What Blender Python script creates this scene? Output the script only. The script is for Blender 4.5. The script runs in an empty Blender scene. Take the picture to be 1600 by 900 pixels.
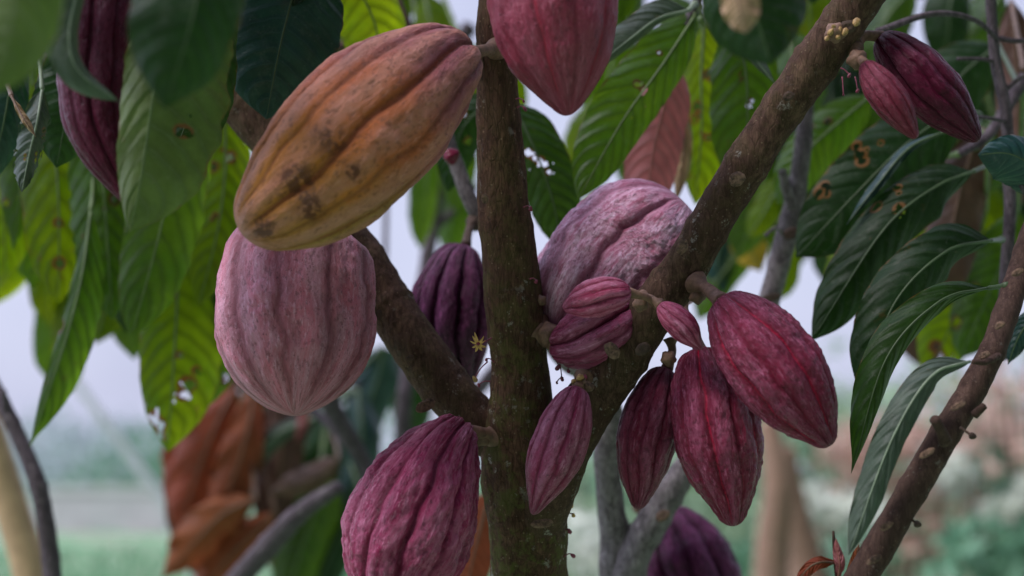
import bpy, math, random
import numpy as np
from mathutils import Vector, Matrix, noise

random.seed(7)
rng = np.random.default_rng(7)
SC = bpy.context.scene
COL = SC.collection

# ------------------------------------------------------------------ camera
LENS, SENS = 50.0, 36.0
CAM = np.array([0.0, 0.0, 1.35])
PITCH = math.radians(7.5)
FWD = np.array([0, math.cos(PITCH), math.sin(PITCH)])
UPV = np.array([0, -math.sin(PITCH), math.cos(PITCH)])
RGT = np.array([1.0, 0, 0])
K = SENS / LENS / 1600.0

def P(x, y, d):
    """a photo pixel at a real distance d (metres) -> world point"""
    return CAM + d * (FWD + RGT * (x - 800) * K - UPV * (y - 450) * K)

def px(w, d):
    return w * K * d

cam = bpy.data.cameras.new('camera')
co = bpy.data.objects.new('camera', cam)
COL.objects.link(co)
co.location = CAM
co.rotation_euler = (math.pi / 2 + PITCH, 0, 0)
cam.lens = LENS
cam.sensor_width = SENS
cam.clip_start = 0.05
cam.clip_end = 2000
cam.dof.use_dof = True
cam.dof.focus_distance = 1.05
cam.dof.aperture_fstop = 3.0
cam.dof.aperture_blades = 9
SC.camera = co

# ------------------------------------------------------------------ maths helpers
def pchip(xs, ys, x):
    xs = np.asarray(xs, float); ys = np.asarray(ys, float)
    h = np.diff(xs); dl = np.diff(ys) / h
    m = np.zeros(len(xs))
    for i in range(1, len(xs) - 1):
        if dl[i - 1] * dl[i] > 0:
            w1 = 2 * h[i] + h[i - 1]; w2 = h[i] + 2 * h[i - 1]
            m[i] = (w1 + w2) / (w1 / dl[i - 1] + w2 / dl[i])
    m[0], m[-1] = dl[0], dl[-1]
    x = np.clip(x, xs[0], xs[-1])
    i = np.clip(np.searchsorted(xs, x) - 1, 0, len(xs) - 2)
    t = (x - xs[i]) / h[i]
    return ((2*t**3-3*t**2+1)*ys[i] + (t**3-2*t**2+t)*h[i]*m[i] + (-2*t**3+3*t**2)*ys[i+1] + (t**3-t**2)*h[i]*m[i+1])

def spline(pts, n):
    """smooth curve through the points, n samples evenly spaced; returns (n, k)"""
    p = np.asarray(pts, float)
    if len(p) == 2:
        return p[0] + (p[1] - p[0]) * np.linspace(0, 1, n)[:, None]
    q = np.vstack([2 * p[0] - p[1], p, 2 * p[-1] - p[-2]])
    out = []
    for i in range(1, len(q) - 2):
        a, b, c, d = q[i-1], q[i], q[i+1], q[i+2]
        t = np.linspace(0, 1, 40, endpoint=(i == len(q) - 3))[:, None]
        out.append(0.5 * ((2*b) + (-a+c)*t + (2*a-5*b+4*c-d)*t**2 + (-a+3*b-3*c+d)*t**3))
    o = np.vstack(out)
    s = np.concatenate([[0], np.cumsum(np.linalg.norm(np.diff(o[:, :3], axis=0), axis=1))])
    u = np.linspace(0, s[-1], n)
    return np.stack([np.interp(u, s, o[:, k]) for k in range(o.shape[1])], 1)

def unit(v):
    return v / np.maximum(np.linalg.norm(v, axis=-1, keepdims=True), 1e-12)

def frames(c, ref=None):
    t = unit(np.gradient(c, axis=0))
    if ref is None:
        ref = np.array([0, -1.0, 0.15])
    a = np.zeros_like(c)
    v = ref - t[0] * np.dot(ref, t[0])
    if np.linalg.norm(v) < 1e-3:
        v = np.array([1.0, 0, 0]) - t[0] * t[0][0]
    v = v / np.linalg.norm(v)
    for i in range(len(c)):
        v = v - t[i] * np.dot(v, t[i]); v = v / np.linalg.norm(v)
        a[i] = v
    b = np.cross(t, a)
    return t, a, b

def fbm(p, scale, octs=4, seed=0.0):
    """fractal noise for an (n,3) array"""
    o = Vector((seed * 13.1, seed * 7.7, seed * 3.3))
    return np.array([noise.fractal(Vector(q) * scale + o, 1.0, 2.0, octs) for q in p.reshape(-1, 3)]).reshape(p.shape[:-1])

def snoise(x, seed):
    """1-D smooth noise"""
    return np.array([noise.noise(Vector((float(v), seed * 5.3, seed))) for v in np.ravel(x)]).reshape(np.shape(x))

# ------------------------------------------------------------------ object helpers
def link(name, me, mat=None, parent=None, smooth=True):
    o = bpy.data.objects.new(name, me)
    COL.objects.link(o)
    if mat: me.materials.append(mat)
    if smooth:
        me.polygons.foreach_set('use_smooth', [True] * len(me.polygons))
    if parent: o.parent = parent
    return o

def thing(name, label, cat, loc, group=None, kind=None):
    o = bpy.data.objects.new(name, None)
    COL.objects.link(o)
    o.location = Vector(loc)
    o.empty_display_size = 0.02
    o['label'] = label; o['category'] = cat
    if group: o['group'] = group
    if kind: o['kind'] = kind
    return o

ORG = {}
def off(parent):
    """world origin of a parent chain"""
    o = np.zeros(3)
    while parent is not None:
        o = o + np.array(parent.location); parent = parent.parent
    return o

def mesh_obj(name, V, F, mat, parent=None, uv=None, attrs=None, smooth=True, at_start=True):
    V = np.asarray(V, float).reshape(-1, 3)
    base = off(parent)
    me = bpy.data.meshes.new(name)
    me.from_pydata((V - base).tolist(), [], F)
    if uv is not None:
        l = me.uv_layers.new(name='UVMap')
        idx = np.empty(len(me.loops), int); me.loops.foreach_get('vertex_index', idx)
        l.data.foreach_set('uv', np.asarray(uv, float).reshape(-1, 2)[idx].ravel())
    if attrs:
        for k, a in attrs.items():
            a = np.asarray(a, float)
            if a.ndim == 3:
                at = me.attributes.new(k, 'FLOAT_VECTOR', 'POINT')
                at.data.foreach_set('vector', a.ravel())
                continue
            at = me.attributes.new(k, 'FLOAT', 'POINT')
            at.data.foreach_set('value', np.ravel(a))
    me.update()
    return link(name, me, mat, parent, smooth)

def grid_faces(n, m, closed):
    """n rows, m columns"""
    i = np.arange(n - 1)[:, None]
    j = np.arange(m if closed else m - 1)[None, :]
    j2 = (j + 1) % m
    f = np.stack([i*m + j + 0*i, i*m + j2 + 0*i, (i+1)*m + j2, (i+1)*m + j], -1)
    return f.reshape(-1, 4)

# ------------------------------------------------------------------ node helpers
class NT:
    def __init__(s, name):
        s.m = bpy.data.materials.new(name); s.m.use_nodes = True
        s.t = s.m.node_tree; s.t.nodes.clear()
        s.out = s.t.nodes.new('ShaderNodeOutputMaterial')
    def n(s, typ, ins=None, **kw):
        nd = s.t.nodes.new('ShaderNode' + typ)
        for k, v in kw.items(): setattr(nd, k, v)
        if ins:
            for k, v in ins.items():
                if hasattr(v, 'is_output') or isinstance(v, bpy.types.NodeSocket): s.t.links.new(v, nd.inputs[k])
                else:
                    sock = nd.inputs[k]
                    if sock.type == 'RGBA' and len(v) == 3: v = (*v, 1)
                    sock.default_value = v
        return nd
    def math(s, op, a, b=0.0, c=0.0, clamp=False):
        nd = s.n('Math', {0: a, 1: b, 2: c}, operation=op, use_clamp=clamp)
        return nd.outputs[0]
    def mix(s, f, a, b, mode='MIX'):
        nd = s.n('Mix', None, data_type='RGBA', blend_type=mode)
        for k, v in ((0, f), (6, a), (7, b)):
            if isinstance(v, bpy.types.NodeSocket): s.t.links.new(v, nd.inputs[k])
            else: nd.inputs[k].default_value = (*v, 1) if isinstance(v, tuple) and len(v) == 3 else v
        return nd.outputs[2]
    def step(s, v, a, b):
        return s.n('MapRange', {0: v, 1: a, 2: b, 3: 0.0, 4: 1.0}, interpolation_type='SMOOTHSTEP').outputs[0]
    def noise(s, vec, scale, detail=4, rough=.55, dist=0.0):
        return s.n('TexNoise', {'Vector': vec, 'Scale': scale, 'Detail': detail, 'Roughness': rough, 'Distortion': dist}).outputs[0]
    def attr(s, name):
        return s.n('Attribute', None, attribute_name=name).outputs['Fac']
    def coord(s, which='Object'):
        return s.n('TexCoord').outputs[which]
    def scale(s, vec, sc):
        return s.n('Mapping', {0: vec, 3: sc}).outputs[0]
    def bump(s, h, strength, dist, nrm=None):
        ins = {'Height': h, 'Strength': strength, 'Distance': dist}
        if nrm is not None: ins['Normal'] = nrm
        return s.n('Bump', ins).outputs[0]
    def finish(s, shader):
        s.t.links.new(shader, s.out.inputs[0]); return s.m

# ------------------------------------------------------------------ materials
def pod_mat(name, base, groove, bloom_hilite, bl=0.5, dark=(0.03, 0.006, 0.012), rough=0.42, wart=0.6, patch=None, spots=None, bl_scale=45, crest_col=None, spec=.32):
    s = NT(name)
    oc = s.coord()
    pc = s.n('Attribute', None, attribute_name='podco').outputs['Vector']     # husk coordinates, z runs along the pod
    st = s.scale(pc, (1.0, 1.0, .38))
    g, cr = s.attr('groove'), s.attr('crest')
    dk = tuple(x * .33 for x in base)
    n1 = s.noise(pc, 30, 5, .6)
    n2 = s.noise(st, 420, 5, .75)
    n3 = s.noise(st, bl_scale, 8, .80, 0.3)
    n4 = s.noise(pc, 260, 4, .7)
    c = s.mix(s.step(n1, .34, .68), base, tuple(x * .62 + d * .3 for x, d in zip(base, dark)))
    if patch:
        for col, ctr, r, hard in patch:
            d = s.n('VectorMath', {0: oc, 1: ctr}, operation='DISTANCE').outputs['Value']
            d = s.math('ADD', d, s.math('MULTIPLY', s.math('SUBTRACT', s.noise(oc, 38, 6, .7), .5), r * 1.5))
            c = s.mix(s.math('SUBTRACT', 1.0, s.step(d, r * (1 - hard), r * (1 + hard))), c, col)
    if crest_col:
        c = s.mix(s.math('MULTIPLY', s.step(s.math('ADD', cr, s.math('MULTIPLY', s.math('SUBTRACT', n1, .5), .8)), .55, 1.0), .75), c, crest_col)
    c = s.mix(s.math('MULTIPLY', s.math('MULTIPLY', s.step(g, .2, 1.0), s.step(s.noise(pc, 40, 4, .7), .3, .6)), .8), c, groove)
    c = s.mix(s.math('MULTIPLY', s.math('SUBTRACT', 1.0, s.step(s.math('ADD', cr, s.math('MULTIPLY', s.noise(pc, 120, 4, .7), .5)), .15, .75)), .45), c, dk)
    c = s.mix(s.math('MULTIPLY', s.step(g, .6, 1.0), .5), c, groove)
    b = s.math('MULTIPLY', s.step(n3, .36, .66), s.math('MULTIPLY_ADD', s.step(cr, .1, .95), .8, .3))  # powdery bloom, weighted to the crests to paint in pale ridge highlights
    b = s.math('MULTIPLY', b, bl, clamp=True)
    c = s.mix(b, c, bloom_hilite)
    # fine pale streaks, dark pits and pale warts
    br = tuple(min(1, x * 1.3 + .02) for x in bloom_hilite)
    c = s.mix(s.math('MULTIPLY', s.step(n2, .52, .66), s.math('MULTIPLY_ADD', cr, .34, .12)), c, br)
    c = s.mix(s.math('MULTIPLY', s.math('SUBTRACT', 1.0, s.step(n4, .36, .47)), .55), c, dk)
    pit = s.step(s.noise(pc, 520, 2, .5), .64, .74)
    c = s.mix(s.math('MULTIPLY', pit, .6), c, dark)
    vs = s.n('TexVoronoi', {'Vector': s.n('VectorMath', {0: pc, 1: s.n('TexNoise', {'Vector': pc, 'Scale': 90.0}).outputs['Color']}, operation='ADD').outputs[0], 'Scale': 130.0}).outputs['Distance']
    c = s.mix(s.math('MULTIPLY', s.math('SUBTRACT', 1.0, s.step(vs, .05, .12)), .4), c, br)
    if spots:
        for ctr, r in spots:
            d = s.n('VectorMath', {0: oc, 1: ctr}, operation='DISTANCE').outputs['Value']
            inside = s.math('SUBTRACT', 1.0, s.step(d, r * .35, r * 1.15))
            k = s.math('MULTIPLY', inside, s.step(s.math('ADD', s.noise(oc, 150, 6, .75), s.math('MULTIPLY', inside, .10)), .53, .61))
            c = s.mix(s.math('MULTIPLY', k, .88), c, (.045, .014, .008))
            c = s.mix(s.math('MULTIPLY', s.math('SUBTRACT', 1.0, s.step(d, r * .3, r * 1.5)), .25), c, (.26, .06, .010))
    h = s.math('ADD', s.math('MULTIPLY', n3, .8), s.math('MULTIPLY', n2, .5))
    h = s.math('ADD', h, s.math('MULTIPLY', n4, .7))
    bp = s.bump(h, min(1.0, wart * 1.3), .0035)
    r = s.math('ADD', rough, s.math('MULTIPLY', b, .16))
    p = s.n('BsdfPrincipled', {'Base Color': c, 'Roughness': r, 'Normal': bp, 'Specular IOR Level': spec})
    return s.finish(p.outputs[0])

def bark_mat(name, c1, c2, c3, moss=0.0, lich=0.3, rough=.85, fis=1.0, lowmoss=False):
    s = NT(name)
    uv = s.n('TexCoord').outputs['UV']
    oc = s.coord()
    v = s.n('SeparateXYZ', {0: uv}).outputs[1]
    long_ = s.n('CombineXYZ', None)
    st = s.noise(s.scale(oc, (1, 1, .28)), 230, 6, .7)
    big = s.noise(oc, 22, 4, .6)
    fine = s.noise(oc, 620, 4, .7)
    c = s.mix(s.step(st, .32, .7), c1, c2)
    c = s.mix(s.math('MULTIPLY', s.step(big, .40, .60), .6), c, c3)
    c = s.mix(s.math('MULTIPLY', s.step(s.noise(oc, 45, 6, .75), .52, .64), .5), c, tuple(x * .45 for x in c1))
    c = s.mix(s.math('MULTIPLY', s.step(s.noise(s.scale(oc, (1, 1, .6)), 75, 6, .75), .54, .66), .45), c, tuple(x * 1.6 for x in c2))
    # fine lengthwise splits
    cr = s.n('TexVoronoi', {'Vector': s.scale(oc, (1, 1, .16)), 'Scale': 330.0, 'Randomness': 1.0}, feature='DISTANCE_TO_EDGE').outputs[0]
    crk = s.math('SUBTRACT', 1.0, s.step(cr, .0, .10))
    c = s.mix(s.math('MULTIPLY', crk, .45 * fis), c, tuple(x * .35 for x in c1))
    # cross rings
    w = s.math('ADD', s.math('MULTIPLY', v, 95), s.math('MULTIPLY', big, 5))
    ring = s.step(s.math('FRACT', w), .86, .96)
    ring = s.math('MULTIPLY', ring, s.step(s.noise(oc, 55, 2), .45, .6))
    c = s.mix(s.math('MULTIPLY', ring, .35), c, c2)
    if moss:
        mk = s.math('MULTIPLY', s.step(s.noise(oc, 60, 6, .75), .42, .60), moss)
        if lowmoss:   # moss keeps to the damp lower bark, v is the way up the stem in metres
            mk = s.math('MULTIPLY', mk, s.math('SUBTRACT', 1.0, s.math('MULTIPLY', s.step(s.math('ADD', v, s.math('MULTIPLY', big, .2)), .75, 1.15), .85)))
        c = s.mix(mk, c, (.085, .090, .024))
    # lichen flecks
    l1 = s.math('MULTIPLY', s.step(s.noise(oc, 95, 6, .75), .585, .64), s.step(s.noise(oc, 15, 2), .42, .6))
    c = s.mix(s.math('MULTIPLY', l1, lich), c, (.38, .36, .33))
    l2 = s.n('TexVoronoi', {'Vector': oc, 'Scale': 190.0}).outputs['Distance']
    c = s.mix(s.math('MULTIPLY', s.math('SUBTRACT', 1.0, s.step(l2, .08, .16)), lich * .7), c, (.30, .22, .15))
    h = s.math('ADD', s.math('MULTIPLY', st, .8), s.math('MULTIPLY', fine, .35))
    h = s.math('SUBTRACT', h, s.math('MULTIPLY', crk, .35 * fis))
    h = s.math('ADD', h, s.math('MULTIPLY', ring, .25))
    bp = s.bump(h, .55, .0022)
    p = s.n('BsdfPrincipled', {'Base Color': c, 'Roughness': rough, 'Normal': bp, 'Specular IOR Level': .12})
    return s.finish(p.outputs[0])

def leaf_mat(name, top, back, vein, trans=.45, rough=.38, nv=11, spec=.5, spot=0.25, spotcol=(.16, .07, .02), veinw=1.0, tcol=None):
    s = NT(name)
    uv = s.n('TexCoord').outputs['UV']
    oc = s.coord()
    sp = s.n('SeparateXYZ', {0: uv})
    u, v = sp.outputs[0], sp.outputs[1]
    au = s.math('ABSOLUTE', s.math('MULTIPLY_ADD', u, 2.0, -1.0))
    rnd = s.n('ObjectInfo').outputs['Random']
    q = s.math('SUBTRACT', s.math('MULTIPLY', v, s.math('MULTIPLY_ADD', rnd, 4.0, nv - 2.0)), s.math('MULTIPLY', s.math('POWER', au, 1.35), 2.1))
    q = s.math('ADD', q, s.math('MULTIPLY', s.math('GREATER_THAN', u, .5), .37))
    q = s.math('ADD', q, s.math('MULTIPLY', s.math('SUBTRACT', s.noise(oc, 26, 3, .6), .5), .9))
    d = s.math('ABSOLUTE', s.math('SUBTRACT', s.math('FRACT', s.math('ADD', q, 30.0)), .5))   # 0 on the vein
    side = s.math('SUBTRACT', 1.0, s.step(d, .02, .075))
    side = s.math('MULTIPLY', side, s.math('SUBTRACT', 1.0, s.math('MULTIPLY', au, .55)))
    mid = s.math('SUBTRACT', 1.0, s.step(au, .015, .05))
    netv = s.n('TexVoronoi', {'Vector': oc, 'Scale': 260.0}, feature='DISTANCE_TO_EDGE').outputs[0]
    net = s.math('SUBTRACT', 1.0, s.step(netv, .0, .09))
    wav = s.noise(oc, 40, 5, .6)
    wid = s.noise(oc, 13, 4, .65)
    fine = s.noise(oc, 300, 3, .6)
    rnd = s.n('ObjectInfo').outputs['Random']
    c = s.mix(s.step(wav, .3, .7), tuple(x * .75 for x in top), tuple(min(1, x * 1.25) for x in top))
    hs = s.n('HueSaturation', {'Hue': s.math('MULTIPLY_ADD', rnd, .03, .485), 'Saturation': 1.0,
                               'Value': s.math('MULTIPLY_ADD', rnd, .35, .82), 'Color': c}).outputs[0]
    c = hs
    c = s.mix(s.math('MULTIPLY', s.step(wid, .45, .65), .35), c, tuple(x * .6 for x in top))
    # brown worn edge and dusty film
    edge_ = s.math('MULTIPLY', s.step(s.math('ADD', au, s.math('MULTIPLY', s.math('SUBTRACT', s.noise(oc, 70, 4, .7), .5), .35)), .95, 1.06), .8)
    edge_ = s.math('MAXIMUM', edge_, s.step(s.math('ADD', s.attr('rim'), s.math('MULTIPLY', s.math('SUBTRACT', s.noise(oc, 200, 3, .7), .5), .5)), .25, .75))
    dust = s.math('MULTIPLY', s.step(s.noise(oc, 90, 6, .8), .50, .72), .16)
    c = s.mix(dust, c, (.30, .30, .26))
    c = s.mix(edge_, c, spotcol)
    c = s.mix(s.math('MULTIPLY', net, .14), c, vein)
    allv = s.math('MAXIMUM', s.math('MULTIPLY', side, .55 * veinw), s.math('MULTIPLY', mid, .8))
    c = s.mix(allv, c, vein)
    sm = s.math('MULTIPLY', s.step(s.noise(oc, 34, 6, .75), .62, .69), spot)
    sm2 = s.math('MULTIPLY', s.step(s.noise(oc, 150, 3, .6), .70, .75), spot)
    sm = s.math('MAXIMUM', sm, sm2)
    c = s.mix(sm, c, spotcol)
    c = s.mix(s.math('MULTIPLY', s.step(fine, .62, .8), .12), c, (.5, .5, .5))
    tc = tcol or back
    tcc = s.mix(s.step(wav, .35, .7), tuple(x * .8 for x in tc), tc)
    tcc = s.mix(s.math('MULTIPLY', s.step(wid, .42, .66), .6), tcc, tuple(x * k for x, k in zip(tc, (.38, .62, .6))))
    tcc = s.mix(s.math('MULTIPLY', s.math('SUBTRACT', 1.0, s.step(d, .0, .5)), .45), tcc, tuple(x * .35 for x in tc))
    sidet = s.math('SUBTRACT', 1.0, s.step(d, .03, .14))
    tcc = s.mix(s.math('MULTIPLY', sidet, .55), tcc, tuple(x * .25 for x in tc))
    tcc = s.mix(s.math('MULTIPLY', allv, 1.2, clamp=True), tcc, tuple(x * .4 for x in tc))
    tcc = s.mix(s.math('MULTIPLY', net, .25), tcc, tuple(x * .6 for x in tc))
    tcc = s.mix(s.math('MAXIMUM', sm, edge_), tcc, tuple(x * 1.0 for x in spotcol))
    h = s.math('ADD', s.math('MULTIPLY', s.math('ABSOLUTE', s.math('SINE', s.math('MULTIPLY', q, math.pi))), -.0), s.math('MULTIPLY', fine, .25))
    h = s.math('ADD', h, s.math('MULTIPLY', s.step(d, .0, .35), .9))
    h = s.math('SUBTRACT', h, s.math('MULTIPLY', net, .12))
    bp = s.bump(h, .38, .0014)
    p = s.n('BsdfPrincipled', {'Base Color': c, 'Roughness': rough, 'Normal': bp, 'Specular IOR Level': spec})
    t = s.n('BsdfTranslucent', {'Color': tcc, 'Normal': bp})
    mx = s.n('MixShader', {0: trans, 1: p.outputs[0], 2: t.outputs[0]})
    return s.finish(mx.outputs[0])

def plain_mat(name, col, rough=.6, var=.25, scale=60, bump=.2, trans=0.0, col2=None):
    s = NT(name)
    oc = s.coord()
    n1 = s.noise(oc, scale, 5, .65)
    c = s.mix(s.step(n1, .3, .7), tuple(x * (1 - var) for x in col), col2 or tuple(min(1, x * (1 + var)) for x in col))
    p = s.n('BsdfPrincipled', {'Base Color': c, 'Roughness': rough, 'Normal': s.bump(n1, bump, .002)})
    if trans:
        t = s.n('BsdfTranslucent', {'Color': c})
        return s.finish(s.n('MixShader', {0: trans, 1: p.outputs[0], 2: t.outputs[0]}).outputs[0])
    return s.finish(p.outputs[0])

# leaf kinds
LM = {
    'green':  leaf_mat('leaf_green', (.026, .064, .008), (.20, .37, .006), (.08, .13, .04), .48, .45, spec=.35, spot=.4, spotcol=(.10, .045, .015)),
    'bright': leaf_mat('leaf_bright_green', (.045, .09, .006), (.44, .58, .006), (.10, .16, .03), .60, .5, spec=.2, spot=.5, spotcol=(.22, .08, .02))
,'deep': leaf_mat('leaf_deep_green', (.014, .038, .010), (.10, .21, .008), (.04, .07, .028), .35, .45, spec=.2),
    'dark':   leaf_mat('leaf_dark_green', (.009, .028, .010), (.05, .14, .008), (.035, .07, .025), .25, .5, spec=.18),
    'blue':   leaf_mat('leaf_blue_green', (.010, .040, .040), (.03, .10, .02), (.035, .085, .075), .15, .40, spec=.35, spot=.1),
    'grey':   leaf_mat('leaf_grey_green', (.060, .084, .062), (.08, .13, .03), (.12, .15, .115), .22, .5, spot=.3, spec=.3),
    'mid':    leaf_mat('leaf_mid_green', (.085, .118, .036), (.16, .26, .02), (.16, .21, .09), .3, .5, spot=.35, spec=.3),
    'pale':   leaf_mat('leaf_pale_green', (.10, .17, .055), (.22, .34, .06), (.16, .24, .1), .35, .5, spot=.35),
    'red':    leaf_mat('leaf_young_red', (.46, .15, .16), (.55, .13, .12), (.55, .28, .28), .40, .5, spot=.1),
    'rust':   leaf_mat('leaf_rust', (.24, .060, .028), (.40, .085, .03), (.36, .13, .06), .42, .6, spot=.5, spec=.2, spotcol=(.08, .03, .02)),
    'brown':  leaf_mat('leaf_dry_brown', (.085, .036, .022), (.12, .04, .02), (.12, .06, .04), .2, .7, spot=.4, spotcol=(.05, .03, .02)),
    'tan':    leaf_mat('leaf_dry_tan', (.42, .27, .15), (.35, .22, .1), (.4, .3, .2), .2, .7, spot=.4),
    'yellow': leaf_mat('leaf_yellow', (.55, .33, .02), (.7, .42, .03), (.6, .4, .1), .4, .5, spot=.3),
}
RIB = {
    'green': plain_mat('midrib_green', (.10, .15, .045), .5), 'red': plain_mat('midrib_red', (.34, .12, .10), .5),
    'dark': plain_mat('midrib_dark', (.05, .085, .03), .5), 'grey': plain_mat('midrib_pale', (.20, .25, .17), .5),
    'brown': plain_mat('midrib_brown', (.13, .07, .04), .6),
}
RIBOF = {'green': 'green', 'bright': 'green', 'dark': 'dark', 'blue': 'dark', 'deep': 'dark', 'grey': 'grey', 'mid': 'green', 'pale': 'grey', 'red': 'red',
         'rust': 'brown', 'brown': 'brown', 'tan': 'brown', 'yellow': 'green'}

BARK = bark_mat('bark_brown', (.042, .022, .016), (.122, .070, .050), (.070, .039, .028), moss=.15, lich=.5, fis=.7)
BARK_MOSS = bark_mat('bark_mossy', (.044, .022, .015), (.122, .064, .042), (.076, .040, .026), moss=.8, lich=.6, fis=1.0, lowmoss=True)
BARK_GREY = bark_mat('bark_grey', (.11, .09, .095), (.30, .26, .275), (.20, .17, .18), moss=.0, lich=.35, fis=1.4)
BARK_TWIG = bark_mat('bark_violet_grey', (.065, .05, .06), (.15, .12, .14), (.10, .08, .09), lich=.3)
BARK_RED = bark_mat('bark_red_brown', (.045, .025, .021), (.098, .058, .046), (.065, .040, .032), lich=.25, fis=.5)
STALK = plain_mat('pod_stalk_wood', (.16, .085, .055), .7, .35, 180, .5)
SCAR = plain_mat('scar_wood', (.10, .055, .038), .85, .5, 300, .9, col2=(.23, .135, .09))
SCARD = plain_mat('scar_dark', (.06, .035, .025), .9, .4, 200, .6)

# ------------------------------------------------------------------ builders
def tube(name, pts, mat, parent=None, m=28, n=None, rough=.05, rings=None, seed=1.0, ringamp=.09, worldpts=False, cap=True, step=.0035, lump=.0):
    """pts: (x, y, d, width in photo pixels). One closed tapering limb."""
    if not worldpts:
        q = np.array([[*P(x, y, d), px(w, d) / 2] for x, y, d, w in pts])
    else:
        q = np.array(pts, float)
    L = np.sum(np.linalg.norm(np.diff(q[:, :3], axis=0), axis=1))
    n = n or int(np.clip(L / step, 8, 260))
    c = spline(q, n)
    ctr, r = c[:, :3], c[:, 3]
    t, a, b = frames(ctr)
    th = np.linspace(0, 2 * np.pi, m, endpoint=False)
    s = np.linspace(0, L, n)
    rr = np.repeat(r[:, None], m, 1)
    dirv = a[:, None] * np.cos(th)[None, :, None] + b[:, None] * np.sin(th)[None, :, None]
    V = ctr[:, None] + dirv * rr[..., None]
    if rough:
        nn = fbm(V, 38, 4, seed); n2 = fbm(V * np.array([1, 1, .4]), 190, 3, seed + 3)
        rr = rr * (1 + rough * nn + rough * .45 * n2)
    if lump:
        rr = rr * (1 + lump * fbm(V, 14, 2, seed + 9))
    if rings:
        for k in rings:
            sp, amp = (k, ringamp) if np.isscalar(k) else k
            rr = rr * (1 + amp * np.exp(-((s - sp * L) / .0035) ** 2))[:, None]
    V = ctr[:, None] + dirv * rr[..., None]
    F = grid_faces(n, m, True).tolist()
    V = V.reshape(-1, 3)
    uv = np.stack([np.tile(th / (2 * np.pi), n), np.repeat(s, m)], 1)
    if cap:
        V = np.vstack([V, ctr[0] - t[0] * r[0] * .35, ctr[-1] + t[-1] * r[-1] * .45])
        uv = np.vstack([uv, [[.5, 0]], [[.5, L]]])
        i0, i1 = n * m, n * m + 1
        F += [[(j + 1) % m, j, i0] for j in range(m)] + [[(n-1)*m + j, (n-1)*m + (j+1) % m, i1] for j in range(m)]
    return mesh_obj(name, V, F, mat, parent, uv)

PROF = {
    'std':   [(0, 0), (.012, .26), (.035, .42), (.09, .60), (.2, .82), (.38, .99), (.52, 1.0), (.68, .87), (.82, .62), (.91, .40), (.96, .27), (.985, .17), (1, 0)],
    'round': [(0, 0), (.02, .42), (.08, .70), (.2, .92), (.40, 1.0), (.58, .98), (.74, .84), (.87, .58), (.95, .32), (.985, .16), (1, 0)],
    'rose':  [(0, 0), (.02, .40), (.08, .68), (.2, .91), (.40, 1.0), (.58, .96), (.74, .78), (.87, .50), (.95, .25), (.985, .13), (1, 0)],
    'blob':  [(0, 0), (.02, .44), (.08, .72), (.2, .93), (.40, 1.0), (.58, .99), (.74, .88), (.86, .67), (.94, .42), (.98, .22), (1, 0)],
    'dome':  [(0, 0), (.02, .30), (.06, .50), (.14, .70), (.28, .88), (.48, 1.0), (.66, 1.0), (.80, .90), (.91, .68), (.97, .42), (1, 0)],
    'neck':  [(0, 0), (.015, .26), (.045, .38), (.10, .48), (.22, .68), (.42, .95), (.58, 1.0), (.74, .82), (.87, .50), (.95, .25), (1, 0)],
    'blunt': [(0, 0), (.015, .28), (.04, .42), (.10, .57), (.24, .80), (.46, .99), (.62, .98), (.80, .80), (.91, .55), (.97, .34), (1, 0)],
    'slim':  [(0, 0), (.02, .30), (.05, .46), (.14, .70), (.34, .96), (.5, 1.0), (.66, .86), (.8, .58), (.91, .32), (.97, .18), (1, 0)],
    'fold':  [(0, 0), (.015, .30), (.04, .48), (.10, .70), (.2, .80), (.3, .82), (.48, .95), (.66, 1.0), (.82, .86), (.93, .56), (1, 0)],
}

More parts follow.
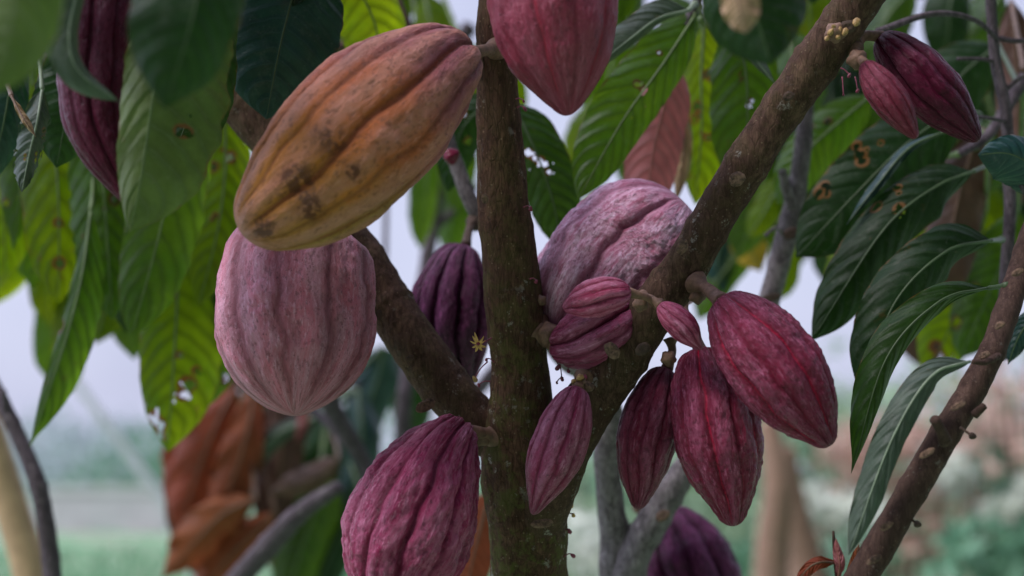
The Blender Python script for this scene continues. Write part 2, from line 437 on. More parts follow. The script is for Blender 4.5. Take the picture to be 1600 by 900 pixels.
def pod(label, pts, w, prof, mat, spin=0.0, deep=.10, shal=.05, wart=.02, seed=1.0, n=170, m=220, stalk=None,
        group='cacao pods on the tree', name='cacao_pod', cat='cacao pod', wsc=115, neckamp=0.0, flat=1.0, pw=2.4, lobes=0.0, stalkmat=None, cap_calyx=True):
    A = np.array([P(*p) for p in pts])
    th_ = thing(name, label, cat, A[0], group)
    c0 = spline(A, 200)
    sarr = np.linspace(0, 1, n)
    t = (1 - np.cos(np.pi * sarr)) / 2
    ctr = np.stack([np.interp(t, np.linspace(0, 1, 200), c0[:, k]) for k in range(3)], 1)
    tt, a, b = frames(c0)
    ix = np.clip((t * 199).astype(int), 0, 199)
    T, Aa, B = tt[ix], a[ix], b[ix]
    pr = np.array(PROF[prof])
    s_of = np.arccos(1 - 2 * pr[:, 0]) / np.pi
    dm = np.mean([p[2] for p in pts])
    R = px(w, dm) / 2
    r = pchip(s_of, pr[:, 1], sarr) * R
    th = np.linspace(0, 2 * np.pi, m, endpoint=False)
    TH = th[None, :] + spin + .10 * snoise(t * 3 + seed, seed)[:, None]
    ph = 5 * TH + .35 * snoise(th / (2*np.pi) * 3, seed + 4)[None, :] * np.sin(th)[None, :]
    def wrapd(a):
        return np.abs((a + np.pi) % (2 * np.pi) - np.pi)
    jit = .35 * np.array([[noise.noise(Vector((math.cos(x) * 1.5, math.sin(x) * 1.5 + seed, float(y) * 9))) for x in th] for y in t])
    d1, d2 = wrapd(ph + jit), wrapd(ph + np.pi + jit * 1.3)
    S1 = np.exp(-(d1 / .26) ** 2); S2 = np.exp(-(d2 / .22) ** 2)
    G1 = .5 * S1 + .5 * np.exp(-(d1 / 1.05) ** 2)
    G2 = .55 * S2 + .45 * np.exp(-(d2 / .8) ** 2)
    env = np.clip(np.minimum(t / .05, (1 - t) / .10), 0, 1)[:, None] ** .7
    env2 = env * (1 + neckamp * np.exp(-(t / .16) ** 2))[:, None]
    # irregular groove strength
    ir = 1 + .35 * np.array([noise.noise(Vector((float(x) * 4, seed * 3.1, 2.2))) for x in t])[:, None]
    f = 1 - (deep * G1 + shal * G2) * env2 * ir
    f = f + .45 * deep     # keep the girth
    if lobes:
        le = (np.exp(-((t - .10) / .13) ** 2))[:, None]
        f = f - lobes * le * (((1 + np.cos(ph)) / 2) ** 1.2 + .6 * ((1 + np.cos(ph + np.pi)) / 2) ** 1.2) + lobes * le * .9
    dirv = Aa[:, None] * np.cos(th)[None, :, None] + B[:, None] * np.sin(th)[None, :, None] * flat
    rr = r[:, None] * f
    V = ctr[:, None] + dirv * rr[..., None]
    # warts: stretched along the pod, weaker in the grooves
    cyl = np.stack([np.cos(TH) * 1.0 + 0 * t[:, None], np.sin(TH), (t[:, None] * np.linalg.norm(A[-1] - A[0]) / R) * .75 + 0 * TH], -1) * R
    wn = fbm(cyl, wsc, 4, seed); w2 = fbm(cyl, wsc * 3.2, 3, seed + 8)
    bn = fbm(cyl, wsc * .3, 2, seed + 5)
    # broken cross wrinkles near the grooves
    rdg = (1 - np.clip(G1 + G2, 0, 1) * .6)
    disp = R * ((wart * wn * 2.0 + wart * 1.0 * w2) * rdg + .045 * bn)
    disp = disp * np.clip(np.sin(np.pi * sarr) * 3, 0, 1)[:, None]
    V = V + dirv * disp[..., None]
    groove = np.clip((S1 + S2 * .55) * env, 0, 1)
    F = grid_faces(n, m, True).tolist()
    uv = np.stack([np.tile(th / (2*np.pi), n), np.repeat(t, m)], 1)
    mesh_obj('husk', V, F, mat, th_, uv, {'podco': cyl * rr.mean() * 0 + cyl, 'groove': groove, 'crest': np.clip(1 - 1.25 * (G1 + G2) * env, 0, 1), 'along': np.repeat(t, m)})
    if stalk:
        st = [(*p, ) for p in stalk]
        st[0] = (*st[0][:3], st[0][3] * 1.45)
        if len(st) == 3: st.insert(1, tuple((np.array(stalk[0]) * .6 + np.array(stalk[1]) * .4)[:3]) + (stalk[1][3] * 1.05,))
        tube('stalk', st, stalkmat or STALK, th_, m=18, rough=.12, seed=seed, step=.0015, rings=[(.12, .08), (.95, .12)])
    return th_

LPROF = [(0, .03), (.04, .20), (.12, .50), (.28, .84), (.48, 1.0), (.66, .93), (.80, .68), (.89, .38), (.95, .14), (1, .01)]
LPROF_W = [(0, .03), (.03, .24), (.10, .60), (.25, .92), (.48, 1.0), (.70, .92), (.84, .70), (.93, .38), (.975, .14), (1, .01)]

def leaf(parent, pts, W, mat='green', a=(15, 15), curl=18, pucker=.0013, wave=.004, holes=(), seed=None, nv=11, rag=0.0, tip_cut=0.0,
         petiole=None, label=None, wide=False, n=84, hw=13, nholes=0, edge=.05, name='leaf', rib=None, ribw=5.0):
    """pts: midrib from base to tip (photo x, y, distance); W: half widths (left of travel, right) in photo pixels"""
    seed = seed if seed is not None else random.random() * 50
    A = np.array([P(*p) for p in pts])
    if len(holes) or nholes: n, hw = 190, 34
    c = spline(A, n)
    dd = np.linspace(0, 1, n)
    dep = np.interp(dd, np.linspace(0, 1, len(pts)), [p[2] for p in pts])
    T = unit(np.gradient(c, axis=0))
    view = unit(c - CAM)
    S = unit(np.cross(T, view)); N = unit(np.cross(T, S)) * 1.0
    # N must look to the camera
    sg = np.sign(np.sum(N * -view, 1, keepdims=True)); N = N * sg
    prof = np.array(LPROF_W if wide else LPROF)
    wv = pchip(prof[:, 0], prof[:, 1], dd)
    L = np.sum(np.linalg.norm(np.diff(c, axis=0), axis=1))
    m = 2 * hw + 1
    u = np.linspace(-1, 1, m)
    V = np.zeros((n, m, 3)); 
    ew = 1 + edge * snoise(dd * 9, seed) + edge * .6 * snoise(dd * 26, seed + 2)
    ew2 = 1 + edge * snoise(dd * 9 + 40, seed) + edge * .6 * snoise(dd * 26 + 50, seed + 2)
    for side, wpx, ang, e in ((-1, W[0], a[0], ew), (1, W[1], a[1], ew2)):
        idx = np.where(u < 0)[0] if side < 0 else np.where(u >= 0)[0]
        au = np.abs(u[idx])
        half = wv * e * px(wpx, 1.0) * dep
        # arc across: the angle grows outwards
        an0 = math.radians(ang)
        cu = math.radians(curl)
        k = np.linspace(0, 1, 24)
        for jj, x in zip(idx, au):
            kk = k * x
            angs = an0 + cu * kk * 1.6 + math.radians(7) * snoise(dd * 3 + side * 9, seed + 1)[:, None] * 1.2
            lat = np.trapezoid(np.cos(angs), kk, axis=1) if hasattr(np, 'trapezoid') else np.trapz(np.cos(angs), kk, axis=1)
            dpt = np.trapezoid(np.sin(angs), kk, axis=1) if hasattr(np, 'trapezoid') else np.trapz(np.sin(angs), kk, axis=1)
            V[:, jj] = c + S * (side * lat * half)[:, None] - N * (dpt * half)[:, None]
            q = dd * nv - 2.1 * x ** 1.35
            pk = pucker * np.abs(np.sin(np.pi * (q + .5))) ** .8 * min(1, x * 3) * (1 - .5 * x) * np.clip(wv * 1.3, 0, 1)
            wa = wave * x ** 2 * (np.sin(q * 1.9 + seed + side) * .5 + 1.1 * snoise(dd * 5 + seed, seed + 3 + side)) * np.clip(wv * 1.3, 0, 1)
            V[:, jj] += N * (pk + wa)[:, None]
    F = grid_faces(n, m, False)
    hs = list(holes)
    for _ in range(nholes):
        k = random.choice((1, 1, 2, 3))
        u0, v0 = random.uniform(-.75, .75), random.uniform(.2, .85)
        for _ in range(k):
            hs.append((u0 + random.uniform(-.16, .16), v0 + random.uniform(-.03, .03), random.uniform(.006, .02)))
    if hs or rag or tip_cut:
        fc = V.reshape(-1, 3)[F].mean(1)
        fi = F[:, 0] // m; fj = F[:, 0] % m
        fv = fi / (n - 1.0); fu = (fj + .5) / m * 2 - 1
        keep = np.ones(len(F), bool)
        nz = np.array([noise.noise(Vector((float(x) * 7, float(y) * 26, seed))) for x, y in zip(fu, fv)])
        nz2 = np.array([noise.noise(Vector((float(x) * 15, float(y) * 60, seed + 4))) for x, y in zip(fu, fv)])
        asp = px(np.mean(W), 1.0) * np.mean(dep) / L
        vi, vj = np.divmod(np.arange(n * m), m); vv = vi / (n - 1.0); vu = vj / (m - 1.0) * 2 - 1
        rim = np.zeros(n * m)
        for hu, hv, hr in hs:
            vd = np.sqrt(((vu - hu) * asp * wv[vi]) ** 2 + (vv - hv) ** 2)
            rim = np.maximum(rim, np.clip(1.9 - vd / (hr * 1.25), 0, 1))
            dist = np.sqrt(((fu - hu) * asp * wv[fi]) ** 2 + (fv - hv) ** 2)
            keep &= dist * (1 + .9 * nz + .5 * nz2) > hr
        if rag:
            keep &= ~((np.abs(fu) > 1 - rag * (1 + 2.2 * nz)) & (fv > .15))
        if tip_cut:
            keep &= fv < 1 - tip_cut * (1 + 1.2 * nz + .8 * nz2)
        F = F[keep]
    uv = np.stack([np.tile((u + 1) / 2, n), np.repeat(dd, m)], 1)
    o = mesh_obj(name, V, F.tolist(), LM[mat], parent, uv, {'rim': rim} if hs else None)
    if label: o['label'] = label
    rm = RIB[rib or RIBOF[mat]]
    # the midrib stands out on both faces
    kk = np.linspace(0, 1, 14)
    rc = np.stack([np.interp(kk * (1 - max(tip_cut, .03)), dd, c[:, j]) for j in range(3)], 1)
    rr = px(ribw / 2, np.mean(dep)) * (1 - .8 * kk)
    tube('midrib', np.hstack([rc, rr[:, None]]), rm, o, m=8, n=40, rough=0, worldpts=True)
    if petiole:
        q = [(*P(*p), px(7, p[2]) / 2) for p in petiole] + [(*A[0], px(6, pts[0][2]) / 2)]
        q[0] = (*q[0][:3], px(10, petiole[0][2]) / 2)
        tube('petiole', q, rm, o, m=10, rough=.03, worldpts=True, step=.002, rings=[(.06, .3), (.93, .25)])
    return o

def knot(parent, x, y, d, w, h, rot=0, mat=None, name='leaf_scar', hgt=.35, facing=None):
    """a raised oval scar with a sunken middle"""
    c = P(x, y, d)
    mu, mr = 22, 9
    n_ = unit(CAM - c) if facing is None else unit(np.array(facing))
    a = unit(np.cross(n_, np.array([0, 0, 1.0]))); b = np.cross(n_, a)
    cr, sr = math.cos(math.radians(rot)), math.sin(math.radians(rot))
    a, b = a * cr + b * sr, b * cr - a * sr
    V = []; sd = random.random() * 9
    for i in range(mr):
        f = i / (mr - 1)
        for j in range(mu):
            th = j / mu * 2 * math.pi
            k = 1 + .16 * noise.noise(Vector((math.cos(th) * 1.6, math.sin(th) * 1.6, sd)))
            z = (math.sin(min(1, (1 - f) * 1.8) * math.pi / 2) - .35 * math.exp(-(f / .5) ** 2)) * hgt * .4 * px(min(w, h), d) * (1 + .3 * noise.noise(Vector((th, f * 3, sd))))
            V.append(c + a * math.cos(th) * f * px(w, d) / 2 * k + b * math.sin(th) * f * px(h, d) / 2 * k + n_ * z)
    F = grid_faces(mr, mu, True)[:, ::-1].tolist()
    return mesh_obj(name, V, F, mat or SCAR, parent)

PETAL = plain_mat('flower_petal', (.55, .33, .10), .5, .3, 300, .1, trans=.3)
PETAL2 = plain_mat('flower_bud_cream', (.36, .22, .08), .6, .45, 500, .2, trans=.1)
PETALR = plain_mat('flower_red', (.20, .03, .06), .5, .3, 300, .1, trans=.1)

def blob(name, c, r, mat, parent, stretch=(0, 0, 1), k=1.6, m=14, n=10, seed=1.0):
    """small bud: an egg with five shallow seams"""
    ax = unit(np.array(stretch, float))
    a = unit(np.cross(ax, [0.3, 1, .1])); b = np.cross(ax, a)
    V = []
    for i in range(n):
        f = math.pi * (i + .02) / (n - .96)
        for j in range(m):
            th = j / m * 2 * math.pi
            rr = math.sin(f) * r * (1 - .12 * math.cos(5 * th)) * (1 - .25 * math.cos(f))
            V.append(c + ax * math.cos(f) * r * k + a * rr * math.cos(th) + b * rr * math.sin(th))
    return mesh_obj(name, V, grid_faces(n, m, True).tolist(), mat, parent)

def flower(parent, x, y, d, r, mat=None, sx=0, sy=0, face=None):
    """five-petalled little flower on a thread stalk, stalk coming from (sx, sy)"""
    c = P(x, y, d)
    if r < 9:
        o = blob('flower_bud', c, px(r * .42, d), mat or PETALR, parent, (random.uniform(-.6, .6), -.3, random.uniform(.3, 1)), random.uniform(1.2, 1.9))
        if sx:
            a_, b_ = P(sx, sy, d + .004), c + np.array([0, 0, px(r * .3, d)])
            tube('flower_stalk', [(*a_, px(2.6, d) / 2), (*((a_ + b_) / 2 + np.array([0, 0, .0012])), px(1.8, d) / 2), (*b_, px(2.2, d) / 2)], PETALR, o, m=6, n=10, rough=0, worldpts=True)
        return o
    n_ = unit(CAM - c + np.array(face or (random.uniform(-.5, .5), 0, random.uniform(-.6, .2))) * 1.0)
    a = unit(np.cross(n_, [0, 0, 1.0])); b = np.cross(n_, a)
    V, F = [], []
    R = px(r, d)
    for p in range(9):
        th = p * 2 * math.pi / 9 + random.uniform(-.2, .2)
        R = px(r, d) * random.uniform(.65, 1.1)
        dr = a * math.cos(th) + b * math.sin(th); sd = -a * math.sin(th) + b * math.cos(th)
        base = len(V)
        for i in range(7):
            f = i / 6
            wd = R * .13 * math.sin(math.pi * (.12 + .86 * f)) ** .8
            ctr = c + dr * R * f * (1 + random.uniform(-.05, .05)) + n_ * R * (.28 * math.sin(f * 3.0) - .25 * f * f)
            V += [ctr - sd * wd, ctr + n_ * R * .05, ctr + sd * wd]
        for i in range(6):
            for j in range(2):
                k = base + i * 3 + j
                F.append([k, k + 1, k + 4, k + 3])
    o = mesh_obj('flower', V, F, mat or PETAL, parent)
    blob('flower_centre', c + n_ * R * .15, R * .22, PETALR, o, n_)
    if sx:
        q = [(*P(sx, sy, d + .004), px(2.5, d) / 2), (*((P(sx, sy, d) + c) / 2 + np.array([0, 0, -.001])), px(2, d) / 2), (*(c - n_ * R * .1), px(2.6, d) / 2)]
        tube('flower_stalk', q, PETALR, o, m=6, n=10, rough=0, worldpts=True)
    return o

# ================================================================== light and sky
def build_world():
    w = bpy.data.worlds.new('World'); SC.world = w; w.use_nodes = True
    nt = w.node_tree; nt.nodes.clear()
    out = nt.nodes.new('ShaderNodeOutputWorld'); bg = nt.nodes.new('ShaderNodeBackground')
    sky = nt.nodes.new('ShaderNodeTexSky'); sky.sky_type = 'NISHITA'; sky.sun_disc = False
    sky.sun_elevation = math.radians(42); sky.sun_rotation = math.radians(SUN_ROT)
    sky.air_density = 1.4; sky.dust_density = 3.0
    # an even cloud cover over the sky, slightly mottled
    tc = nt.nodes.new('ShaderNodeTexCoord')
    nz = nt.nodes.new('ShaderNodeTexNoise'); nz.inputs['Scale'].default_value = 5.0; nz.inputs['Detail'].default_value = 5
    nt.links.new(tc.outputs['Generated'], nz.inputs['Vector'])
    cr = nt.nodes.new('ShaderNodeMix'); cr.data_type = 'RGBA'
    cr.inputs[6].default_value = (5.2, 5.5, 8.0, 1); cr.inputs[7].default_value = (8.9, 9.2, 11.8, 1)
    nt.links.new(nz.outputs[0], cr.inputs[0])
    mx = nt.nodes.new('ShaderNodeMix'); mx.data_type = 'RGBA'; mx.inputs[0].default_value = .85
    nt.links.new(sky.outputs[0], mx.inputs[6]); nt.links.new(cr.outputs[2], mx.inputs[7])
    # sky brightened towards the sun, darkened behind the camera, added for directional light
    def dotramp(vec, lo, hi, a, b):
        d = nt.nodes.new('ShaderNodeVectorMath'); d.operation = 'DOT_PRODUCT'
        nt.links.new(tc.outputs['Generated'], d.inputs[0]); d.inputs[1].default_value = vec
        r = nt.nodes.new('ShaderNodeMapRange'); r.interpolation_type = 'SMOOTHSTEP'
        for k, v in ((1, lo), (2, hi), (3, a), (4, b)): r.inputs[k].default_value = v
        nt.links.new(d.outputs['Value'], r.inputs[0]); return r.outputs[0]
    a = dotramp(tuple(Vector((-.60, -.1, .80)).normalized()), .15, 1.0, .85, 3.0)
    b = dotramp(tuple(Vector((.25, -.95, -.1)).normalized()), -.25, .5, 1.0, .14)
    ab = nt.nodes.new('ShaderNodeMath'); ab.operation = 'MULTIPLY'
    nt.links.new(a, ab.inputs[0]); nt.links.new(b, ab.inputs[1])
    sc = nt.nodes.new('ShaderNodeVectorMath'); sc.operation = 'SCALE'
    nt.links.new(mx.outputs[2], sc.inputs[0]); nt.links.new(ab.outputs[0], sc.inputs['Scale'])
    nt.links.new(sc.outputs[0], bg.inputs[0]); bg.inputs[1].default_value = .064
    nt.links.new(bg.outputs[0], out.inputs[0])

SUN_ROT = 205
HAZE = False
build_world()
sl = bpy.data.lights.new('sun', 'SUN'); so = bpy.data.objects.new('sun', sl); COL.objects.link(so)
sl.energy = 1.5; sl.angle = math.radians(12); sl.color = (1, .965, .94)
_sd = Vector((-.60, -.38, .85)).normalized()     # towards the sun: high, behind the camera's left shoulder
so.rotation_euler = _sd.to_track_quat('Z', 'Y').to_euler(); so.location = (0, 0, 6)
SC.view_settings.view_transform = 'Standard'; SC.view_settings.look = 'None'
SC.view_settings.exposure = 0.85; SC.view_settings.gamma = 1; SC.view_settings.use_curve_mapping = False
SC.cycles.use_denoising = True
SC.cycles.max_bounces = 8; SC.cycles.transmission_bounces = 4; SC.cycles.diffuse_bounces = 4

# ================================================================== the ground and the far field
def ground():
    n = 60
    xs = np.sign(np.linspace(-1, 1, n)) * np.abs(np.linspace(-1, 1, n)) ** 2.2 * 400
    ys = np.linspace(0, 1, n) ** 2.2 * 700 - 6
    X, Y = np.meshgrid(xs, ys, indexing='ij')
    Z = np.array([noise.noise(Vector((x * .25, y * .25, 3))) * .10 for x, y in zip(X.ravel(), Y.ravel())]).reshape(X.shape)
    V = np.stack([X, Y, Z], -1)
    s = NT('grassy_soil'); oc = s.coord()
    c = s.mix(s.step(s.noise(oc, .9, 6, .65), .40, .62), (.13, .30, .14), (.34, .30, .24))
    c = s.mix(s.step(s.noise(oc, 14, 4, .7), .45, .7), c, (.15, .36, .17))
    p = s.n('BsdfPrincipled', {'Base Color': c, 'Roughness': .95, 'Normal': s.bump(s.noise(oc, 30, 4), .6, .03)})
    o = mesh_obj('ground', V, grid_faces(n, n, False).tolist(), s.finish(p.outputs[0]))
    o['kind'] = 'structure'
ground()

def grass_stuff():
    V, F = [], []
    r = np.random.default_rng(3)
    N_ = 14000
    for i in range(N_):
        y = 3.5 + 22 * r.random() ** 1.6
        x = (r.random() - .5) * (y * .95 + 1)
        h = .10 + .16 * r.random(); w = .012 + .01 * r.random()
        a = r.random() * 6.28
        lx, ly = (r.random() - .5) * h, (r.random() - .5) * h
        z = noise.noise(Vector((x * .25, y * .25, 3))) * .10 - .01
        k = len(V)
        ca, sa = math.cos(a) * w, math.sin(a) * w
        V += [(x - ca, y - sa, z), (x + ca, y + sa, z), (x + lx * .4 + ca * .8, y + ly * .4 + sa * .8, z + h * .6), (x + lx * .4 - ca * .8, y + ly * .4 - sa * .8, z + h * .6), (x + lx, y + ly, z + h)]
        F += [(k, k + 1, k + 2, k + 3), (k + 3, k + 2, k + 4)]
    o = mesh_obj('grass', V, F, plain_mat('grass_blades', (.17, .36, .20), .7, .4, 3, 0, trans=.3), smooth=False)
    o['kind'] = 'stuff'; o['label'] = 'soft pale green grass growing under the trees'; o['category'] = 'grass'
grass_stuff()

BUSH = [plain_mat('bush_mint', (.32, .44, .28), .6, .3, 4, 0, trans=.4),  # paleness of the mint stands in for haze over the field
        plain_mat('bush_green', (.16, .33, .20), .6, .35, 4, 0, trans=.4),
        plain_mat('bush_dark', (.07, .16, .09), .6, .35, 4, 0, trans=.3),
        plain_mat('bush_tan', (.55, .38, .31), .7, .3, 4, 0, trans=.3)]
BUSH.append(plain_mat('bush_haze_tint', (.42, .50, .50), .6, .2, 4, 0, trans=.3))  # distance haze put into the leaf colour as grey-blue
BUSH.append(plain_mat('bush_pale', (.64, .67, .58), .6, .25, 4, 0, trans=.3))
def bush(x, Y, w, h, mat, label, nleaf=1500, seed=1, z0=0.0, lsz=.07, group='bushes behind the cacao tree', name='background_bush'):
    r = np.random.default_rng(seed)
    X = (x - 800) * K * Y
    th_ = thing(name, label, 'bush', (X, Y, z0), group)
    V, F = [], []
    cl = [(r.normal(0, .30) * w, r.normal(0, .25) * w, h * (.25 + .7 * r.random()), .20 * w + .12 * w * r.random()) for _ in range(14)]
    for i in range(nleaf):
        c = cl[r.integers(len(cl))]
        d = r.normal(0, 1, 3); d /= np.linalg.norm(d)
        q = np.array([X + c[0], Y + c[1], z0 + c[2]]) + d * c[3] * (.6 + .5 * r.random()) * np.array([1, 1, .8])
        q[2] = max(q[2], .05)
        ax = unit(r.normal(0, 1, 3) + np.array([0, 0, -.5])); bx = unit(np.cross(ax, r.normal(0, 1, 3)))
        l = lsz * (.6 + .8 * r.random()); k = len(V)
        V += [q - ax * l, q + bx * l * .32, q + ax * l, q - bx * l * .32]
        F.append((k, k + 1, k + 2, k + 3))
    mesh_obj('foliage', V, F, BUSH[mat], th_, smooth=False)
    for i in range(3):
        a = r.random() * 6.28
        tube('stem', [(X + .05 * math.cos(a), Y + .05 * math.sin(a), z0 - .02, .02), (X + .2 * w * math.cos(a), Y + .2 * w * math.sin(a), z0 + h * .5, .013), (X + .3 * w * math.cos(a), Y + .3 * w * math.sin(a), z0 + h * .9, .006)], BARK_RED, th_, m=7, n=12, rough=0, worldpts=True)
    return th_

# ---- right side field
bush(1010, 9.0, 1.6, 1.75, 0, 'pale mint bush blurred low between the grey stem and hanging pods', 2200, 11)
bush(1330, 10.0, 1.9, 1.9, 0, 'broad pale mint bush blurred low between pods and slanting branch', 2400, 12)
bush(1585, 8.5, 1.5, 1.85, 3, 'tan dry bush at the right edge beyond the slanting branch', 1700, 13)
bush(1180, 12.0, 1.6, 2.0, 1, 'mid green bush behind the two tan trunks', 1900, 14)
bush(1480, 13.0, 2.4, 2.6, 0, 'tall pale bush far behind the slanting branch', 2300, 15)
bush(1450, 6.0, .8, .75, 3, 'low dry tan bush near the foot of the slanting branch', 900, 16)
bush(930, 14.0, 1.8, 1.7, 1, 'green bush blurred just right of the main trunk foot', 1500, 17)
for k_, (x_, Y_, w_, h_, m_, lb_) in enumerate((
    (960, 6.5, .55, 1.15, 5, 'small whitish bush just right of the main trunk foot'), (1120, 7.0, .5, 1.0, 1, 'small green bush under the central crimson pod'),
    (1290, 7.5, .5, 1.45, 5, 'small whitish bush right of the two tan trunks'), (1350, 6.2, .45, 1.1, 1, 'small green bush left of the long grey green leaf'),
    (1400, 8.5, .6, 1.7, 3, 'upright tan bush behind the long grey green leaf'), (1500, 7.0, .45, 1.5, 5, 'small whitish bush right of the slanting branch'),
    (1560, 6.0, .5, 1.25, 1, 'small green bush low at the right edge'), (1600, 7.5, .5, 2.0, 2, 'dark narrow bush at the right edge behind the slanting branch'),
    (1080, 9.0, .6, 1.5, 2, 'dark narrow bush between grey stem and central crimson pod'), (1460, 5.2, .35, .9, 2, 'small dark bush beneath the slanting branch'))):
    bush(x_, Y_, w_, h_, m_, lb_, 700, 60 + k_, lsz=.06)
# ---- left side field
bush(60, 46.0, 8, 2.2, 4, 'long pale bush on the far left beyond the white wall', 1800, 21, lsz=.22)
bush(190, 52.0, 8, 2.6, 4, 'haze-tinted distant bush rising over the middle of the far white wall', 1800, 24, lsz=.25)
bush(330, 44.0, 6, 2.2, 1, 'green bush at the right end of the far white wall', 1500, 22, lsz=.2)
bush(560, 12.0, 2.4, 1.6, 1, 'green bush behind the lower left pod', 1800, 25)
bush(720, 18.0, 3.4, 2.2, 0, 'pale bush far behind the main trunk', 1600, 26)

# low grey-white wall far left
def wall():
    Y = 34.0
    x0, x1 = (60 - 800) * K * Y, (270 - 800) * K * Y
    th_ = thing('garden_wall', 'low whitewashed wall blurred far away at the lower left', 'wall', ((x0 + x1) / 2, Y, 0))
    def box(nm, a, b, mat):
        (ax, ay, az), (bx, by, bz) = a, b
        V = [(ax, ay, az), (bx, ay, az), (bx, by, az), (ax, by, az), (ax, ay, bz), (bx, ay, bz), (bx, by, bz), (ax, by, bz)]
        F = [(3, 2, 1, 0), (4, 5, 6, 7), (0, 1, 5, 4), (1, 2, 6, 5), (2, 3, 7, 6), (3, 0, 4, 7)]
        mesh_obj(nm, V, F, mat, th_, smooth=False)
    box('masonry', (x0, Y, -.1), (x1, Y + .25, .95), plain_mat('wall_plaster', (.62, .60, .66), .9, .15, 3))
    box('coping', (x0 - .05, Y - .05, .95), (x1 + .05, Y + .3, 1.08), plain_mat('wall_coping', (.72, .70, .74), .9, .1, 3))
wall()

# tan background trunks (right) and posts
TAN = bark_mat('bark_tan', (.24, .14, .10), (.42, .27, .20), (.30, .20, .15), lich=.2)
def far_trunk(pts, label, mat, name='background_trunk', cat='tree trunk', group=None, extra=None):
    q = [(*P(x, y, d), px(w, d) / 2) for x, y, d, w in pts]
    a0, a1 = np.array(q[0][:3]), np.array(q[1][:3])
    dr = a0 - a1
    if cat != 'post': dr = np.array([dr[0] * .3, 0, -abs(dr[2])])
    base = a0 + dr * (a0[2] / max(-dr[2], 1e-3))
    th_ = thing(name, label, cat, base, group)
    ex = [tuple(a0 + (base - a0) * f) + (q[0][3] * (1 + .15 * f),) for f in (1.03, .66, .33)]
    q = ex + q
    tube('trunk' if cat != 'post' else 'pole', q, mat, th_, m=16, n=60, rough=.06, worldpts=True)
    for e in extra or []:
        tube('limb', e, mat, th_, m=10, rough=.05)
    return th_
far_trunk([(1205, 880, 5.0, 55), (1215, 760, 5.0, 45), (1200, 660, 5.05, 34)], 'left one of two tan cut trunks blurred low on the right', TAN, 'tree_stump', 'stump')
far_trunk([(1262, 890, 5.6, 60), (1240, 800, 5.6, 48), (1228, 700, 5.6, 30)], 'right one of two tan cut trunks blurred low on the right', TAN, 'tree_stump', 'stump')
POSTM = plain_mat('post_wood', (.50, .33, .20), .8, .2, 20)
WHT = plain_mat('pole_white', (.70, .72, .76), .6, .1, 10)
far_trunk([(66, 960, 2.1, 56), (38, 860, 2.1, 53), (2, 740, 2.1, 50), (-40, 600, 2.1, 46)], 'tan wooden post leaning at the bottom left edge', POSTM, 'wooden_post', 'post')
far_trunk([(275, 810, 7.0, 16), (220, 735, 7.0, 15), (165, 660, 7.0, 14), (92, 560, 7.0, 13)], 'thin white pole leaning left above the far grey wall', WHT, 'support_pole', 'post')
far_trunk([(300, 700, 11.0, 8), (300, 450, 11.0, 8), (300, 250, 11.0, 8)], 'thin upright white pole far behind the backlit hanging leaves', WHT, 'support_pole', 'post')

# ================================================================== the main cacao tree
tree = thing('cacao_tree', 'brown cacao tree forking into an upright stem and two slanting limbs', 'tree', P(825, 1500, 1.12))
tube('trunk', [(835, 2200, 1.13, 175), (830, 1500, 1.125, 150), (825, 1000, 1.12, 128), (826, 900, 1.12, 124), (824, 820, 1.115, 128), (818, 745, 1.11, 128), (813, 665, 1.105, 112),
               (812, 585, 1.103, 92), (803, 500, 1.10, 90), (795, 400, 1.10, 86), (786, 300, 1.10, 79), (779, 200, 1.10, 72), (776, 100, 1.10, 64), (777, 0, 1.10, 57), (779, -120, 1.10, 52)],
     BARK_MOSS, tree, m=96, step=.0022, rough=.07, seed=2, lump=.07, rings=[(.38, .03), (.43, .035), (.55, .02), (.68, .03), (.8, .03), (.87, .03), (.94, .03)])
tube('limb', [(826, 930, 1.115, 56), (838, 830, 1.105, 79), (856, 760, 1.095, 90), (885, 695, 1.088, 86), (922, 632, 1.082, 85), (968, 565, 1.075, 81), (1010, 500, 1.07, 73), (1062, 428, 1.065, 68),
              (1115, 340, 1.06, 66), (1180, 235, 1.055, 66), (1240, 145, 1.05, 68), (1300, 62, 1.045, 70), (1345, -5, 1.04, 71), (1420, -110, 1.04, 71)],
     BARK, tree, m=90, step=.0022, rough=.075, seed=5, lump=.10, rings=[(.36, .05), (.47, .05), (.55, .06), (.645, .05), (.73, .05), (.8, .07), (.86, .04)])
tube('limb', [(822, 712, 1.115, 50), (778, 690, 1.11, 66), (735, 650, 1.115, 76), (690, 598, 1.125, 80), (642, 530, 1.135, 80), (596, 458, 1.15, 78), (540, 375, 1.165, 76), (470, 275, 1.18, 74),
              (400, 185, 1.19, 74), (345, 115, 1.20, 74), (270, 20, 1.21, 72), (200, -80, 1.22, 68)],
     BARK, tree, m=90, step=.0022, rough=.07, seed=8, lump=.08, rings=[(.16, .04), (.3, .06), (.38, .04), (.55, .04), (.68, .05), (.82, .05)])
knot(tree, 1152, 280, 1.025, 27, 22, 30); knot(tree, 1066, 386, 1.035, 18, 26, -30); knot(tree, 1232, 150, 1.018, 20, 14, 20, SCARD)
knot(tree, 664, 634, 1.085, 34, 18, 25); knot(tree, 1004, 545, 1.04, 26, 18, 40, SCARD)
knot(tree, 957, 548, 1.04, 22, 30, 40); knot(tree, 846, 818, 1.055, 36, 14, 5); knot(tree, 758, 310, 1.068, 12, 16, 0, SCAR)
knot(tree, 592, 492, 1.118, 12, 16, 0, SCARD); knot(tree, 1325, 42, 1.008, 26, 22, 0, SCARD)
knot(tree, 640, 560, 1.1, 14, 9, 30, SCARD); knot(tree, 868, 660, 1.045, 16, 12, 20, SCARD)
